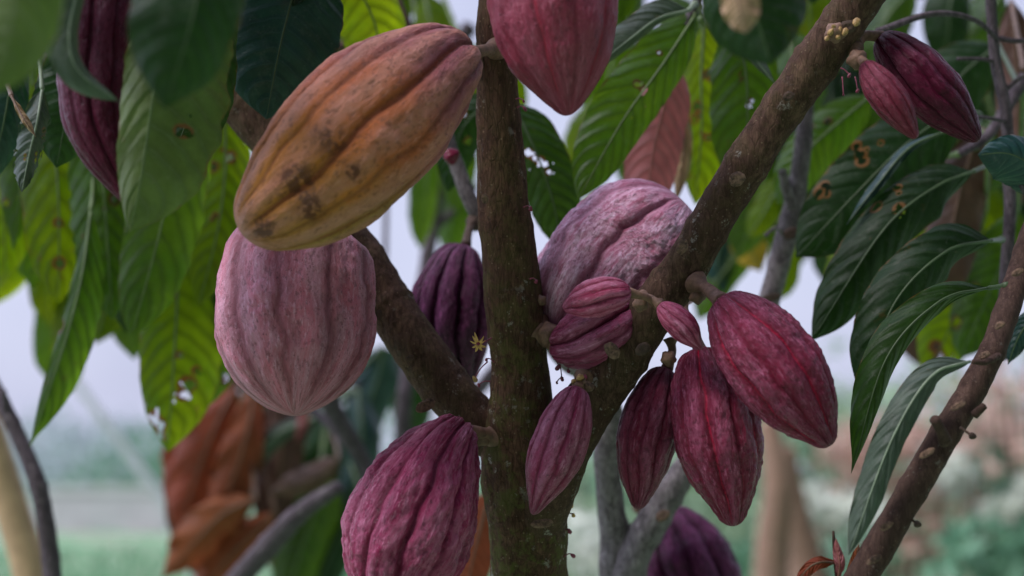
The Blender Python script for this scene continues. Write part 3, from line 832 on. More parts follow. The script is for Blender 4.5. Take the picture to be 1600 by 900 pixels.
# old flower cushions (woody bumps) on the bark
def cushion(x, y, d, r, k=.8):
    blob('flower_cushion', P(x, y, d), px(r, d), STALK, tree, (random.uniform(-.4, .4), -1, random.uniform(-.3, .3)), k, 18, 12)
for c in ((858, 522, 1.085, 20), (845, 470, 1.09, 9), (752, 682, 1.085, 15), (1090, 462, 1.05, 13), (1002, 475, 1.035, 13), (906, 606, 1.05, 13), (742, 95, 1.085, 13), (1340, 92, 1.03, 16), (1305, 50, 1.01, 16), (1045, 560, 1.06, 12)):
    cushion(*c)
# flowers and buds growing straight from the bark
flower(tree, 747, 536, 1.06, 17, sx=768, sy=528)
flower(tree, 742, 592, 1.06, 8, mat=PETAL2, sx=762, sy=565)
for i, (x, y, r) in enumerate(((1298, 50, 6), (1309, 58, 6), (1303, 42, 5), (1320, 50, 7), (1338, 35, 8), (1312, 46, 5), (1292, 60, 5))):
    blob('flower_bud', P(x, y, 1.006), px(r * .72, 1.0), PETAL2, tree, (random.uniform(-.6, .6), -.4, random.uniform(-1, 1)), 1.5)
for i, (x, y, r) in enumerate(((906, 590, 7), (920, 603, 9), (914, 590, 5), (896, 596, 5), (912, 596, 6))):
    blob('flower_bud', P(x, y, 1.035 + .002 * (i % 3)), px(r * .75, 1.0), (PETAL2, SCAR, PETALR)[i % 3], tree, (random.uniform(-.6, .6), -.4, random.uniform(-1, 1)), 1.5)
for (x, y) in ((893, 790), (896, 805), (890, 830), (895, 868)):
    flower(tree, x, y, 1.10, 7, mat=PETAL if y < 820 else PETALR, sx=x - 14, sy=y + 2)
for x, y, sx, sy, r in ((829, 326, 818, 324, 7), (820, 170, 808, 168, 6), (838, 440, 828, 436, 6), (818, 158, 806, 155, 4), (760, 562, 772, 566, 5), (748, 602, 766, 596, 5),
                        (1327, 118, 1312, 106, 6), (1340, 142, 1336, 120, 6), (1318, 148, 1316, 120, 4), (870, 598, 880, 590, 4), (872, 574, 866, 545, 8), (884, 562, 878, 542, 7), (888, 580, 884, 548, 6), (878, 592, 872, 552, 6)):
    flower(tree, x, y, 1.075, r, mat=PETALR, sx=sx, sy=sy)

# ================================================================== pods
def local(ref, x, y, d):
    return tuple(P(x, y, d) - P(*ref))

o0 = (735, 84, 1.045)
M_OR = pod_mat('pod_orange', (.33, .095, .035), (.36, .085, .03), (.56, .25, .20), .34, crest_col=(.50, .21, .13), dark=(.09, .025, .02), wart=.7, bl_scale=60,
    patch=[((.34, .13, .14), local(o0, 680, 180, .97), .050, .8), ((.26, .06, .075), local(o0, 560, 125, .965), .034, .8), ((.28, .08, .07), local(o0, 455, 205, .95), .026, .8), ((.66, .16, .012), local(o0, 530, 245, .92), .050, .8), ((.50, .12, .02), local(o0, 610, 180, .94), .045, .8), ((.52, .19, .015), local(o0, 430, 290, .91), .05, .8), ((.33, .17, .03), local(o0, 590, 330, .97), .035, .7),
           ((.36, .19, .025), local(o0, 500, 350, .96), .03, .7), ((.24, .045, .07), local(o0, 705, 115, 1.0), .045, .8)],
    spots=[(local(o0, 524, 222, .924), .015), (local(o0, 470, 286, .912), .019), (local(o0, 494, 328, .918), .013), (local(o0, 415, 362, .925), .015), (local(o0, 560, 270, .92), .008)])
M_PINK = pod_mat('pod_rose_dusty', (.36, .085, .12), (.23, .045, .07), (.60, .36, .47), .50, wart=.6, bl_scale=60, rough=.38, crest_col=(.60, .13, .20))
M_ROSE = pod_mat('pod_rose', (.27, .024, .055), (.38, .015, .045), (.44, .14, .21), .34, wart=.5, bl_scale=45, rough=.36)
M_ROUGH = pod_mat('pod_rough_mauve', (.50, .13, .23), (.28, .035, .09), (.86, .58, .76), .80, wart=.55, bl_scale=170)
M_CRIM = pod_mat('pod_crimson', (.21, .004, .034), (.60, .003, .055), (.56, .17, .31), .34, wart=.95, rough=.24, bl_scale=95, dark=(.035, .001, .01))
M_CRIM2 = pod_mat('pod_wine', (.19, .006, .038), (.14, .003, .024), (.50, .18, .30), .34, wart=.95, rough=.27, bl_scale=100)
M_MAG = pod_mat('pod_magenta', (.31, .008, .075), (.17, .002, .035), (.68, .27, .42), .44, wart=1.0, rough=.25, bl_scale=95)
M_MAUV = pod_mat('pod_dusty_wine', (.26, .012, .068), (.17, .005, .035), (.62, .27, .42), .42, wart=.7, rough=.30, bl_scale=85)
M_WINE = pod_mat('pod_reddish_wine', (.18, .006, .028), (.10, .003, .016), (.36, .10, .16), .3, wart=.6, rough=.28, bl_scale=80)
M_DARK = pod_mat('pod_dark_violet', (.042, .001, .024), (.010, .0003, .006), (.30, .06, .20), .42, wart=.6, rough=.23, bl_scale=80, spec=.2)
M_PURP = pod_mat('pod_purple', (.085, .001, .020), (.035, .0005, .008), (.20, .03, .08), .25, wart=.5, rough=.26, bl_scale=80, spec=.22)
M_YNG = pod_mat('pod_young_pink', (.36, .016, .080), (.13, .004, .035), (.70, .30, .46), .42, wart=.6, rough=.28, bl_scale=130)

pod('big orange and mauve pod with black scabs, slanting down left of the upright stem',
    [(728, 84, 1.045), (660, 122, 1.01), (560, 212, .975), (460, 305, .955), (378, 366, .95)], 224, 'blunt', M_OR, spin=.3, deep=.12, shal=.07, wart=.015, seed=3, n=220, m=260,
    stalk=[(775, 76, 1.085, 26), (748, 80, 1.06, 20), (726, 85, 1.043, 24)], neckamp=1.3, wsc=40)
pod('round dusty pink pod hanging directly under the big orange pod',
    [(480, 350, 1.09), (470, 395, 1.08), (462, 500, 1.06), (461, 648, 1.035)], 242, 'blob', M_PINK, spin=.6, deep=.05, shal=.035, wart=.014, seed=5, n=220, m=240,
    stalk=[(535, 345, 1.155, 24), (505, 338, 1.12, 18), (480, 353, 1.09, 22)], wsc=45)
pod('dusty rose pod cut by the top edge, in front of the upright stem',
    [(855, -150, 1.0), (860, -60, .985), (868, 40, .975), (888, 180, .965)], 202, 'rose', M_ROSE, spin=.9, deep=.05, shal=.02, wart=.008, seed=7, n=200, m=220,
    stalk=[(800, -175, 1.08, 24), (830, -165, 1.03, 18), (856, -148, 1.0, 20)])
pod('deeply fluted dark violet pod hanging behind the left limb',
    [(728, 382, 1.26), (716, 420, 1.26), (706, 500, 1.26), (724, 612, 1.27)], 118, 'std', M_DARK, spin=.25, deep=.30, shal=.24, wart=.015, seed=9, pw=1.5,
    stalk=[(742, 348, 1.30, 20), (732, 362, 1.28, 12), (728, 384, 1.262, 16)], stalkmat=SCARD)
pod('large rough mauve pod with folded base, behind the right limb',
    [(866, 532, 1.118), (905, 482, 1.13), (972, 412, 1.15), (1030, 356, 1.155), (1070, 318, 1.155)], 224, 'dome', M_ROUGH, spin=1.35, deep=.14, shal=.02, wart=.010, seed=11, n=300, m=320,
    stalk=[(838, 512, 1.10, 32), (850, 520, 1.09, 30), (868, 528, 1.112, 30)], lobes=.04, wsc=150)
pod('folded maroon base of the rough mauve pod, built as a separate stubby pod',  # base of the rough pod, modelled as a pod of its own
    [(866, 538, 1.085), (895, 536, 1.075), (935, 518, 1.07), (992, 478, 1.08)], 92, 'blunt', M_MAUV, spin=.95, deep=.42, shal=.05, wart=.03, seed=12, n=150, m=200, pw=1.3,
    stalk=[(838, 520, 1.09, 26), (852, 530, 1.088, 24), (868, 538, 1.085, 24)])
pod('tiny pink pod lying against the folded base of the rough mauve pod',
    [(984, 456, 1.02), (955, 460, 1.015), (925, 468, 1.015), (880, 482, 1.025)], 56, 'std', M_YNG, spin=.5, deep=.24, shal=.04, wart=.02, seed=13, n=110, m=120, pw=1.3,
    stalk=[(1030, 476, 1.03, 15), (1008, 464, 1.022, 11), (982, 457, 1.02, 15)])
pod('tiny pink pod dangling over the right limb above the central crimson pod',
    [(1030, 476, 1.02), (1052, 496, 1.015), (1072, 516, 1.015), (1096, 546, 1.02)], 46, 'slim', M_YNG, spin=1.1, deep=.12, shal=.06, wart=.012, seed=14, n=110, m=120, pw=1.3,
    stalk=[(1004, 462, 1.036, 14), (1018, 466, 1.025, 11), (1032, 478, 1.02, 14)])
pod('big crimson pod slanting out to the right, outermost of the cluster',
    [(1124, 468, 1.02), (1160, 510, 1.01), (1215, 580, 1.0), (1298, 696, 1.0)], 138, 'std', M_CRIM, spin=.2, deep=.15, shal=.085, wart=.02, seed=15, n=220, m=240,
    stalk=[(1088, 442, 1.05, 28), (1108, 454, 1.035, 20), (1128, 472, 1.018, 26)], neckamp=.8)
pod('big crimson pod hanging straight down in the middle of the right cluster',
    [(1094, 546, 1.07), (1102, 590, 1.06), (1120, 670, 1.05), (1147, 822, 1.05)], 130, 'std', M_CRIM, spin=.95, deep=.14, shal=.08, wart=.022, seed=17, n=220, m=240,
    stalk=[(1062, 470, 1.10, 20), (1080, 510, 1.085, 14), (1095, 550, 1.07, 20)], neckamp=.6)
pod('slimmer wine red pod hanging left of the central crimson pod',
    [(1040, 574, 1.085), (1026, 620, 1.08), (1010, 690, 1.075), (996, 796, 1.075)], 88, 'std', M_CRIM2, spin=.5, deep=.15, shal=.09, wart=.018, seed=19, n=180, m=200,
    stalk=[(1048, 530, 1.09, 16), (1050, 550, 1.088, 13), (1042, 577, 1.085, 17)], neckamp=.6)
pod('small dusty wine pod hanging in the fork in front of the trunk',
    [(902, 604, 1.035), (892, 640, 1.03), (868, 710, 1.03), (832, 804, 1.035)], 86, 'slim', M_MAUV, spin=.8, deep=.12, shal=.07, wart=.012, seed=21, n=180, m=200,
    stalk=[(912, 590, 1.045, 20), (908, 597, 1.04, 14), (902, 607, 1.035, 18)])
pod('large magenta ridged pod at the bottom left of the trunk, cut by the frame',
    [(722, 668, 1.07), (690, 712, 1.05), (642, 820, 1.035), (590, 985, 1.03)], 192, 'neck', M_MAG, spin=.1, deep=.17, shal=.12, wart=.03, seed=23, n=260, m=280,
    stalk=[(772, 680, 1.09, 30), (748, 676, 1.08, 20), (718, 672, 1.072, 30)], neckamp=1.1, wsc=60)
pod('dark purple pod low behind the forked grey stem, cut by the bottom edge',
    [(1030, 800, 1.42), (1052, 840, 1.41), (1082, 905, 1.4), (1130, 1010, 1.4)], 140, 'std', M_DARK, spin=.6, deep=.2, shal=.15, wart=.015, seed=25, pw=1.8,
    stalk=[(1000, 790, 1.37, 20), (1014, 794, 1.39, 16), (1034, 804, 1.42, 20)])
pod('dark purple pod at the top right, longer one of the pair',
    [(1374, 56, 1.06), (1402, 84, 1.055), (1455, 140, 1.05), (1530, 220, 1.05)], 86, 'std', M_PURP, spin=.3, deep=.15, shal=.09, wart=.012, seed=27, n=170, m=180,
    stalk=[(1335, 70, 1.05, 26), (1352, 56, 1.055, 17), (1378, 58, 1.06, 18)], neckamp=.5)
pod('small reddish pod at the top right, shorter one of the pair',
    [(1350, 98, 1.02), (1366, 122, 1.015), (1396, 164, 1.01), (1432, 216, 1.01)], 54, 'std', M_WINE, spin=.9, deep=.13, shal=.08, wart=.012, seed=29, n=140, m=150,
    stalk=[(1336, 76, 1.04, 18), (1340, 86, 1.03, 12), (1352, 101, 1.02, 15)])
pod('long curved wine pod hanging among the leaves at the top left',
    [(170, -110, .98), (158, 0, .965), (148, 110, .96), (158, 210, .955), (206, 318, .95)], 112, 'std', M_PURP, spin=.1, deep=.14, shal=.08, wart=.012, seed=31, n=190, m=190,
    stalk=[(190, -170, 1.0, 20), (178, -140, .99, 16), (170, -108, .98, 20)])
pod('small crimson pod peeping out behind the drooping grey leaf at top left',
    [(60, -30, 1.05), (70, 10, 1.05), (86, 50, 1.05), (104, 96, 1.05)], 62, 'std', M_CRIM, spin=.6, deep=.1, shal=.04, wart=.012, seed=33, n=110, m=120,
    stalk=[(50, -70, 1.06, 14), (55, -50, 1.055, 12), (61, -28, 1.05, 14)])

# ================================================================== the grey stems behind
gt = thing('young_cacao_tree', 'grey forked cacao stem standing behind the fork of the main tree', 'tree', P(965, 1600, 1.36))
tube('trunk', [(968, 2200, 1.38, 90), (966, 1300, 1.37, 74), (966, 900, 1.35, 60), (956, 800, 1.34, 44), (948, 720, 1.33, 40), (955, 650, 1.32, 38), (930, 590, 1.31, 34), (880, 560, 1.31, 30), (830, 480, 1.31, 28), (775, 370, 1.31, 26), (738, 320, 1.30, 24), (715, 262, 1.30, 24), (700, 215, 1.30, 20), (690, 120, 1.31, 18)],
     BARK_GREY, gt, m=48, rough=.08, seed=4, rings=[.42, .47, .5, .54, .58, .7, .75, .8, .9])
tube('limb', [(975, 930, 1.34, 60), (990, 870, 1.335, 52), (1028, 800, 1.33, 50), (1062, 745, 1.33, 44), (1100, 690, 1.34, 36), (1150, 600, 1.35, 36), (1188, 510, 1.35, 34), (1210, 440, 1.35, 34), (1228, 370, 1.35, 34), (1246, 290, 1.35, 30), (1256, 215, 1.35, 26), (1262, 120, 1.36, 22)],
     BARK_GREY, gt, m=48, rough=.08, seed=6, rings=[.12, .2, .27, .4, .5, .58, .66, .74, .8, .88])
tube('twig', [(1238, 325, 1.345, 20), (1228, 290, 1.34, 17), (1222, 266, 1.335, 13)], BARK_GREY, gt, m=16, seed=3)
tube('twig', [(1226, 368, 1.33, 7), (1212, 356, 1.32, 5), (1196, 368, 1.315, 7)], BARK_GREY, gt, m=10, seed=3)
tube('twig', [(745, 345, 1.30, 16), (735, 352, 1.29, 12), (728, 372, 1.285, 10)], SCARD, gt, m=12)
blob('fruit_bud', P(706, 243, 1.27), px(12, 1.27), M_CRIM, gt, (.6, -.2, .3), 1.1, 20, 14)
knot(gt, 1236, 365, 1.325, 26, 20, 20, SCARD); knot(gt, 1205, 465, 1.33, 30, 14, 15, SCARD); knot(gt, 1035, 806, 1.30, 26, 16, 30, SCAR)

rb = thing('cacao_branch', 'dark brown branch slanting up to the right edge with cut stubs', 'branch', P(1345, 905, .98))
tube('limb', [(1290, 990, .98, 56), (1352, 892, .98, 50), (1410, 792, .985, 47), (1462, 704, .99, 46), (1512, 622, 1.0, 44), (1552, 545, 1.01, 40), (1578, 470, 1.03, 38), (1602, 395, 1.05, 36), (1640, 280, 1.07, 32)],
     BARK_RED, rb, m=56, rough=.07, seed=12, lump=.08, rings=[(.17, .07), (.30, .07), (.42, .09), (.52, .06), (.60, .09), (.68, .06), (.75, .08), (.83, .06)])
tube('stub', [(1476, 690, .975, 22), (1468, 668, .965, 18), (1460, 655, .96, 17)], BARK_RED, rb, m=20, rough=.15)
tube('stub', [(1522, 648, .985, 16), (1538, 634, .98, 12)], BARK_RED, rb, m=14, rough=.15)
for kx, ky, kw in ((1497, 634, 26), (1448, 708, 28), (1385, 822, 24), (1366, 874, 28), (1538, 555, 18), (1562, 508, 18), (1590, 425, 20)):
    knot(rb, kx, ky, .965 if ky > 600 else .99, kw, 11, 30)
for x, y, sx, sy in ((1518, 680, 1500, 668), (1432, 818, 1418, 806)):
    q = [(*P(sx, sy, .98), px(5, 1) / 2), (*P(x, y, .975), px(4, 1) / 2)]
    tube('bud_stalk', q, SCARD, rb, m=8, n=8, rough=0, worldpts=True)
    blob('dry_bud', P(x + 2, y + 1, .975), px(5, 1), SCARD, rb, (1, 0, -.4), 1.2)

def twig(label, pts, mat=BARK_TWIG, subs=(), name='cacao_twig', rings=(.2, .45, .7), group='bare twigs behind the pods'):
    x, y, d, w = pts[0]
    th_ = thing(name, label, 'twig', P(x, y, d), group)
    tube('stem', pts, mat, th_, m=24, rough=.06, rings=list(rings), seed=random.random() * 9)
    for q in subs:
        tube('side_twig', q, mat, th_, m=12, rough=.06, seed=random.random() * 9)
    return th_
twig('thin grey twig running up the right edge behind the leaves',
     [(1568, 560, 1.25, 22), (1572, 430, 1.25, 20), (1578, 320, 1.25, 19), (1572, 180, 1.25, 18), (1555, 90, 1.25, 17), (1545, -40, 1.25, 16)],
     subs=[[(1560, 62, 1.25, 8), (1520, 30, 1.22, 8), (1455, 22, 1.2, 10), (1370, 50, 1.2, 12)], [(1562, 60, 1.25, 9), (1590, 64, 1.25, 8), (1640, 60, 1.25, 7)],
           [(1574, 190, 1.25, 6), (1540, 184, 1.22, 6), (1500, 182, 1.2, 7)], [(1574, 138, 1.25, 8), (1600, 118, 1.25, 7), (1640, 110, 1.25, 7)],
           [(1556, 96, 1.25, 7), (1530, 92, 1.24, 6), (1496, 92, 1.23, 6)]])
twig('blurred violet twig slanting down below the round pink pod', [(600, 790, 1.9, 24), (570, 725, 1.9, 24), (535, 665, 1.88, 28), (505, 610, 1.86, 30), (470, 560, 1.85, 26)],
     subs=[[(550, 700, 1.9, 18), (500, 650, 1.95, 14), (440, 620, 2.0, 12)]])
twig('blurred grey twig rising at the bottom behind the rust leaves', [(350, 930, 1.8, 36), (420, 852, 1.75, 36), (470, 800, 1.72, 30), (530, 760, 1.7, 20)])
twig('blurred upright twig between the left limb and lower pod', [(612, 800, 2.1, 26), (628, 700, 2.1, 26), (632, 620, 2.1, 24), (650, 500, 2.15, 20), (680, 330, 2.2, 22), (688, 230, 2.2, 14)],
     subs=[[(684, 350, 2.2, 16), (720, 320, 2.2, 12), (745, 290, 2.2, 12)], [(632, 700, 2.1, 16), (700, 660, 2.1, 22), (790, 560, 2.1, 24)], [(600, 440, 2.2, 10), (603, 330, 2.25, 8), (600, 250, 2.3, 8)]])
twig('dark crooked twig crossing the top above the orange pod', [(560, -50, 1.5, 20), (575, 10, 1.48, 22), (600, 45, 1.46, 24), (632, 55, 1.45, 30), (620, 10, 1.46, 22), (600, -60, 1.5, 20)], mat=BARK_RED,
     subs=[[(520, 100, 1.5, 18), (500, 85, 1.5, 18), (540, 70, 1.48, 14), (600, 55, 1.46, 18)]])
twig('dark curved twig sweeping down the far left past the leaning post', [(85, 960, 1.55, 30), (78, 860, 1.55, 28), (60, 760, 1.55, 26), (28, 680, 1.56, 24), (2, 625, 1.57, 22), (-30, 560, 1.6, 20)],
     subs=[[(10, 640, 1.56, 10), (6, 610, 1.55, 8)]])

# ================================================================== leaves
def spray(label, pts, mat=BARK_TWIG, name='leafy_branch', group='leafy cacao branches'):
    x, y, d, w = pts[0]
    th_ = thing(name, label, 'leafy branch', P(x, y, d), group)
    tube('twig', pts, mat, th_, m=16, rough=.06, rings=[.3, .6, .85], seed=random.random() * 9)
    return th_
exec_leaves = True
# -- A: near blurred leaves, top left corner
A = spray('nearest leafy branch, blurred pale and dark leaves over the top left corner', [(-60, -200, .72, 30), (60, -160, .72, 24), (180, -120, .72, 18), (320, -110, .72, 12), (460, -120, .74, 8)])
leaf(A, [(20, -210, .66), (25, -100, .65), (20, 20, .64), (-18, 150, .63)], (110, 82), 'mid', (15, 5), wide=True, petiole=[(30, -180, .7)])
leaf(A, [(330, -210, .76), (322, -90, .75), (300, 30, .74), (258, 168, .74)], (112, 86), 'dark', (5, 10), wide=True, petiole=[(330, -190, .73)], seed=4)
leaf(A, [(150, -130, .86), (128, -40, .85), (108, 50, .84), (122, 110, .84), (186, 158, .85)], (46, 38), 'grey', (10, 45), wide=True, curl=30, petiole=[(160, -150, .8)], seed=5)
leaf(A, [(238, -120, .86), (222, -60, .85), (226, 10, .845), (230, 70, .845)], (30, 20), 'dark', (30, 20), petiole=[(240, -130, .8)], seed=6)
# -- B: light green leaf against the wine pod
B = spray('leafy branch holding the light green pointed leaf beside the curved wine pod', [(330, -160, .98, 22), (310, -110, .97, 16), (290, -60, .96, 12)])
leaf(B, [(262, -50, .93), (252, 60, .905), (236, 170, .90), (218, 290, .90), (202, 362, .905)], (58, 122), 'mid', (22, 5), wide=True, curl=14, petiole=[(285, -70, .955)], seed=7, holes=[(.45, .62, .016), (.3, .5, .008)], nv=9, edge=.08)
leaf(B, [(330, -70, 1.04), (310, 60, 1.03), (300, 160, 1.03), (262, 270, 1.03)], (50, 70), 'dark', (20, 10), wide=True, petiole=[(300, -80, .965)], seed=8)
# -- C: blue-green veined leaf
C = spray('leafy branch with the big blue green veined leaf left of the orange pod', [(520, -160, 1.14, 20), (490, -110, 1.13, 14), (470, -80, 1.12, 10)])
leaf(C, [(478, -70, 1.12), (456, 0, 1.11), (436, 80, 1.105), (416, 186, 1.11)], (96, 92), 'blue', (0, 0), wide=True, curl=16, petiole=[(482, -95, 1.125)], seed=9, pucker=.0012, nv=9)
leaf(C, [(520, -90, 1.3), (560, -20, 1.3), (590, 60, 1.32), (570, 150, 1.33)], (66, 60), 'bright', (10, 20), petiole=[(500, -110, 1.14)], seed=10)
# -- D: backlit leaves hanging at left
D = spray('leafy branch of backlit yellow green leaves hanging at the left', [(-60, 60, 1.42, 30), (60, 90, 1.40, 24), (180, 110, 1.38, 20), (300, 130, 1.38, 14), (380, 160, 1.38, 10)])
leaf(D, [(70, 110, 1.42), (84, 220, 1.41), (92, 330, 1.40), (92, 475, 1.40)], (62, 58), 'bright', (12, 12), petiole=[(80, 100, 1.40)], seed=11, wide=True, nholes=5, pucker=.0018)
leaf(D, [(150, 130, 1.38), (160, 260, 1.37), (168, 380, 1.37), (176, 500, 1.38)], (70, 52), 'green', (20, 10), petiole=[(150, 112, 1.385)], seed=12, wide=True, nholes=5, rag=.06, pucker=.0018)
leaf(D, [(305, 140, 1.33), (276, 240, 1.32), (248, 370, 1.32), (204, 530, 1.33)], (62, 72), 'green', (10, 16), petiole=[(300, 132, 1.36)], seed=13, wide=True, pucker=.0018, edge=.09, tip_cut=.03)
leaf(D, [(350, 160, 1.42), (352, 260, 1.42), (340, 360, 1.42), (310, 480, 1.43)], (58, 56), 'bright', (20, 24), petiole=[(352, 150, 1.39)], seed=14, wide=True, nholes=5, pucker=.0018)
leaf(D, [(20, 90, 1.46), (36, 200, 1.46), (30, 320, 1.46), (20, 392, 1.47)], (44, 38), 'green', (20, 20), petiole=[(24, 80, 1.41)], seed=15, nholes=2)
leaf(D, [(240, 120, 1.5), (222, 240, 1.5), (216, 350, 1.5), (228, 470, 1.5)], (60, 60), 'bright', (5, 10), petiole=[(240, 122, 1.39)], seed=16, wide=True, nholes=4)
leaf(D, [(128, 100, 1.5), (125, 200, 1.5), (122, 300, 1.5), (110, 440, 1.5)], (60, 60), 'green', (5, 10), petiole=[(128, 100, 1.39)], seed=17, wide=True)
leaf(D, [(142, 330, 1.36), (128, 430, 1.34), (100, 540, 1.33), (46, 698, 1.33)], (22, 48), 'green', (35, 12), petiole=[(146, 200, 1.385), (146, 290, 1.37)], seed=18, holes=[(-.9, .5, .02)], label='long narrow green leaf pointing down to the left')
leaf(D, [(280, 330, 1.46), (278, 440, 1.45), (272, 560, 1.44), (262, 706, 1.44)], (62, 88), 'bright', (10, 14), petiole=[(282, 140, 1.4), (284, 240, 1.43)], seed=19, wide=True, pucker=.0018,
     holes=[(.08, .60, .010), (.3, .72, .022), (.26, .76, .018), (-.62, .87, .022), (-.5, .90, .018), (-.35, .885, .014), (-.6, .93, .014), (.45, .66, .012)], label='backlit green leaf eaten through with small holes')
leaf(D, [(330, 380, 1.50), (330, 470, 1.50), (322, 560, 1.50), (318, 640, 1.5)], (60, 62), 'green', (20, 10), petiole=[(330, 150, 1.4), (332, 260, 1.45)], seed=20, wide=True, nholes=5)
leaf(D, [(110, 200, 1.46), (112, 300, 1.46), (118, 400, 1.46), (128, 480, 1.46)], (56, 60), 'green', (5, 10), petiole=[(110, 100, 1.42)], seed=173, wide=True, nholes=4, rag=.07, tip_cut=.05)
leaf(D, [(200, 240, 1.42), (206, 330, 1.42), (206, 430, 1.42), (196, 520, 1.42)], (50, 56), 'deep', (5, 10), petiole=[(200, 110, 1.40)], seed=174, wide=True, nholes=3, rag=.06)
leaf(D, [(330, 230, 1.47), (340, 330, 1.47), (346, 430, 1.47), (340, 540, 1.47)], (46, 40), 'deep', (5, 10), petiole=[(330, 130, 1.40)], seed=175, wide=True)
leaf(D, [(-10, 120, 1.5), (0, 230, 1.5), (6, 340, 1.5), (10, 440, 1.5)], (60, 52), 'bright', (5, 10), petiole=[(-10, 100, 1.42)], seed=171, wide=True, tip_cut=.05)
leaf(D, [(50, 120, 1.55), (58, 230, 1.55), (56, 350, 1.55), (50, 450, 1.55)], (60, 60), 'green', (5, 10), petiole=[(50, 100, 1.41)], seed=172, wide=True, nholes=3, rag=.08)
# -- E: leaves behind those, darker, at left edge
E = spray('leafy branch with a shrivelled pale leaf at the left edge', [(-80, 20, 1.16, 22), (-20, 40, 1.15, 18), (30, 60, 1.15, 14), (130, 40, 1.15, 10)])
leaf(E, [(110, 40, 1.15), (120, 110, 1.15), (104, 180, 1.15), (88, 262, 1.16)], (62, 66), 'dark', (10, 10), petiole=[(112, 44, 1.15)], seed=21, wide=True)
leaf(E, [(20, 60, 1.17), (16, 130, 1.17), (4, 200, 1.17), (-20, 290, 1.18)], (52, 40), 'blue', (10, 24), petiole=[(22, 58, 1.15)], seed=22, wide=True)
leaf(E, [(66, 140, 1.12), (58, 190, 1.11), (46, 240, 1.11), (34, 300, 1.11)], (40, 36), 'grey', (35, 40), petiole=[(50, 60, 1.145), (62, 100, 1.13)], seed=23, wide=True, wave=.012, rag=.16, nholes=4, label='shrivelled pale leaf with torn edges')
leaf(E, [(18, 150, 1.06), (28, 170, 1.055), (40, 190, 1.05), (56, 214, 1.05)], (9, 10), 'tan', (40, 30), petiole=[(8, 120, 1.1)], seed=24, wave=.004, label='small curled dead brown leaf')
# -- F: rust and brown drooping leaves bottom left
F_ = spray('branch of drooping rust and brown young leaves at the lower left', [(500, 560, 2.34, 18), (440, 590, 2.31, 18), (380, 590, 2.29, 16), (330, 610, 2.26, 12)], BARK_RED)
for pts, W, mt, sd in (
    ([(370, 600, 2.24), (335, 670, 2.21), (305, 750, 2.21), (276, 850, 2.21)], (62, 62), 'rust', 1),
    ([(340, 610, 2.29), (300, 680, 2.29), (280, 750, 2.29), (262, 800, 2.30)], (50, 50), 'rust', 2),
    ([(400, 600, 2.21), (385, 680, 2.18), (360, 760, 2.18), (330, 850, 2.18)], (48, 48), 'rust', 3),
    ([(430, 600, 2.26), (440, 690, 2.24), (430, 770, 2.24), (420, 850, 2.24)], (56, 52), 'brown', 4),
    ([(400, 780, 2.16), (352, 800, 2.15), (310, 840, 2.15), (252, 905, 2.16)], (50, 56), 'rust', 5),
    ([(430, 800, 2.18), (390, 840, 2.17), (350, 880, 2.17), (300, 950, 2.18)], (50, 54), 'rust', 6),
    ([(460, 590, 2.16), (476, 620, 2.15), (474, 650, 2.15), (462, 690, 2.15)], (12, 14), 'red', 7)):
    leaf(F_, pts, W, mt, (15, 20), curl=30, wave=.022, seed=30 + sd, petiole=[(410 - sd * 6, 592, 2.30)])
G = spray('blurred branch of long grey green and dark leaves left of the lower magenta pod', [(640, 560, 2.47, 18), (580, 590, 2.44, 18), (520, 630, 2.41, 16), (460, 650, 2.34, 12)])
for pts, W, mt, sd in (
    ([(486, 655, 2.24), (430, 680, 2.21), (380, 740, 2.21), (346, 815, 2.21)], (20, 26), 'grey', 1),
    ([(470, 660, 2.31), (440, 700, 2.31), (410, 740, 2.31), (380, 800, 2.31)], (26, 28), 'dark', 2),
    ([(560, 610, 2.34), (566, 680, 2.31), (560, 750, 2.31), (548, 830, 2.31)], (42, 40), 'blue', 3),
    ([(600, 540, 2.41), (590, 590, 2.41), (570, 650, 2.41), (560, 700, 2.41)], (50, 46), 'blue', 4),
    ([(500, 730, 2.26), (490, 800, 2.26), (470, 860, 2.26), (440, 960, 2.27)], (56, 60), 'green', 5),
    ([(560, 760, 2.29), (540, 820, 2.29), (510, 880, 2.29), (480, 960, 2.30)], (46, 46), 'dark', 6),
    ([(530, 716, 2.11), (505, 738, 2.11), (470, 755, 2.11), (424, 768, 2.12)], (30, 26), 'brown', 7),
    ([(580, 560, 2.60), (620, 580, 2.60), (640, 620, 2.60), (650, 690, 2.60)], (46, 50), 'dark', 8),
    ([(480, 640, 2.47), (430, 640, 2.47), (400, 680, 2.47), (390, 740, 2.47)], (40, 40), 'brown', 9)):
    leaf(G, pts, W, mt, (20, 20), curl=24, seed=50 + sd, wide=True, wave=.008 if mt != 'tan' else .03, petiole=[(560 - sd * 8, 610, 2.42)])
for k, (pts, W, mt) in enumerate((
    ([(400, 590, 2.4), (390, 680, 2.4), (360, 770, 2.4), (320, 880, 2.4)], (50, 50), 'dark'),
    ([(460, 600, 2.45), (470, 700, 2.45), (460, 800, 2.45), (440, 920, 2.45)], (56, 50), 'brown'),
    ([(520, 620, 2.4), (520, 720, 2.4), (500, 820, 2.4), (480, 940, 2.4)], (56, 50), 'dark'),
    ([(360, 620, 2.5), (320, 700, 2.5), (300, 800, 2.5), (330, 920, 2.5)], (46, 50), 'brown'))):
    leaf(G, pts, W, mt, (10, 20), seed=161 + k, wide=True, wave=.02, petiole=[(500, 600, 2.4)])
H = spray('short twig with one orange brown leaf behind the lower trunk', [(790, 700, 1.5, 12), (778, 740, 1.5, 10), (768, 770, 1.5, 8)])
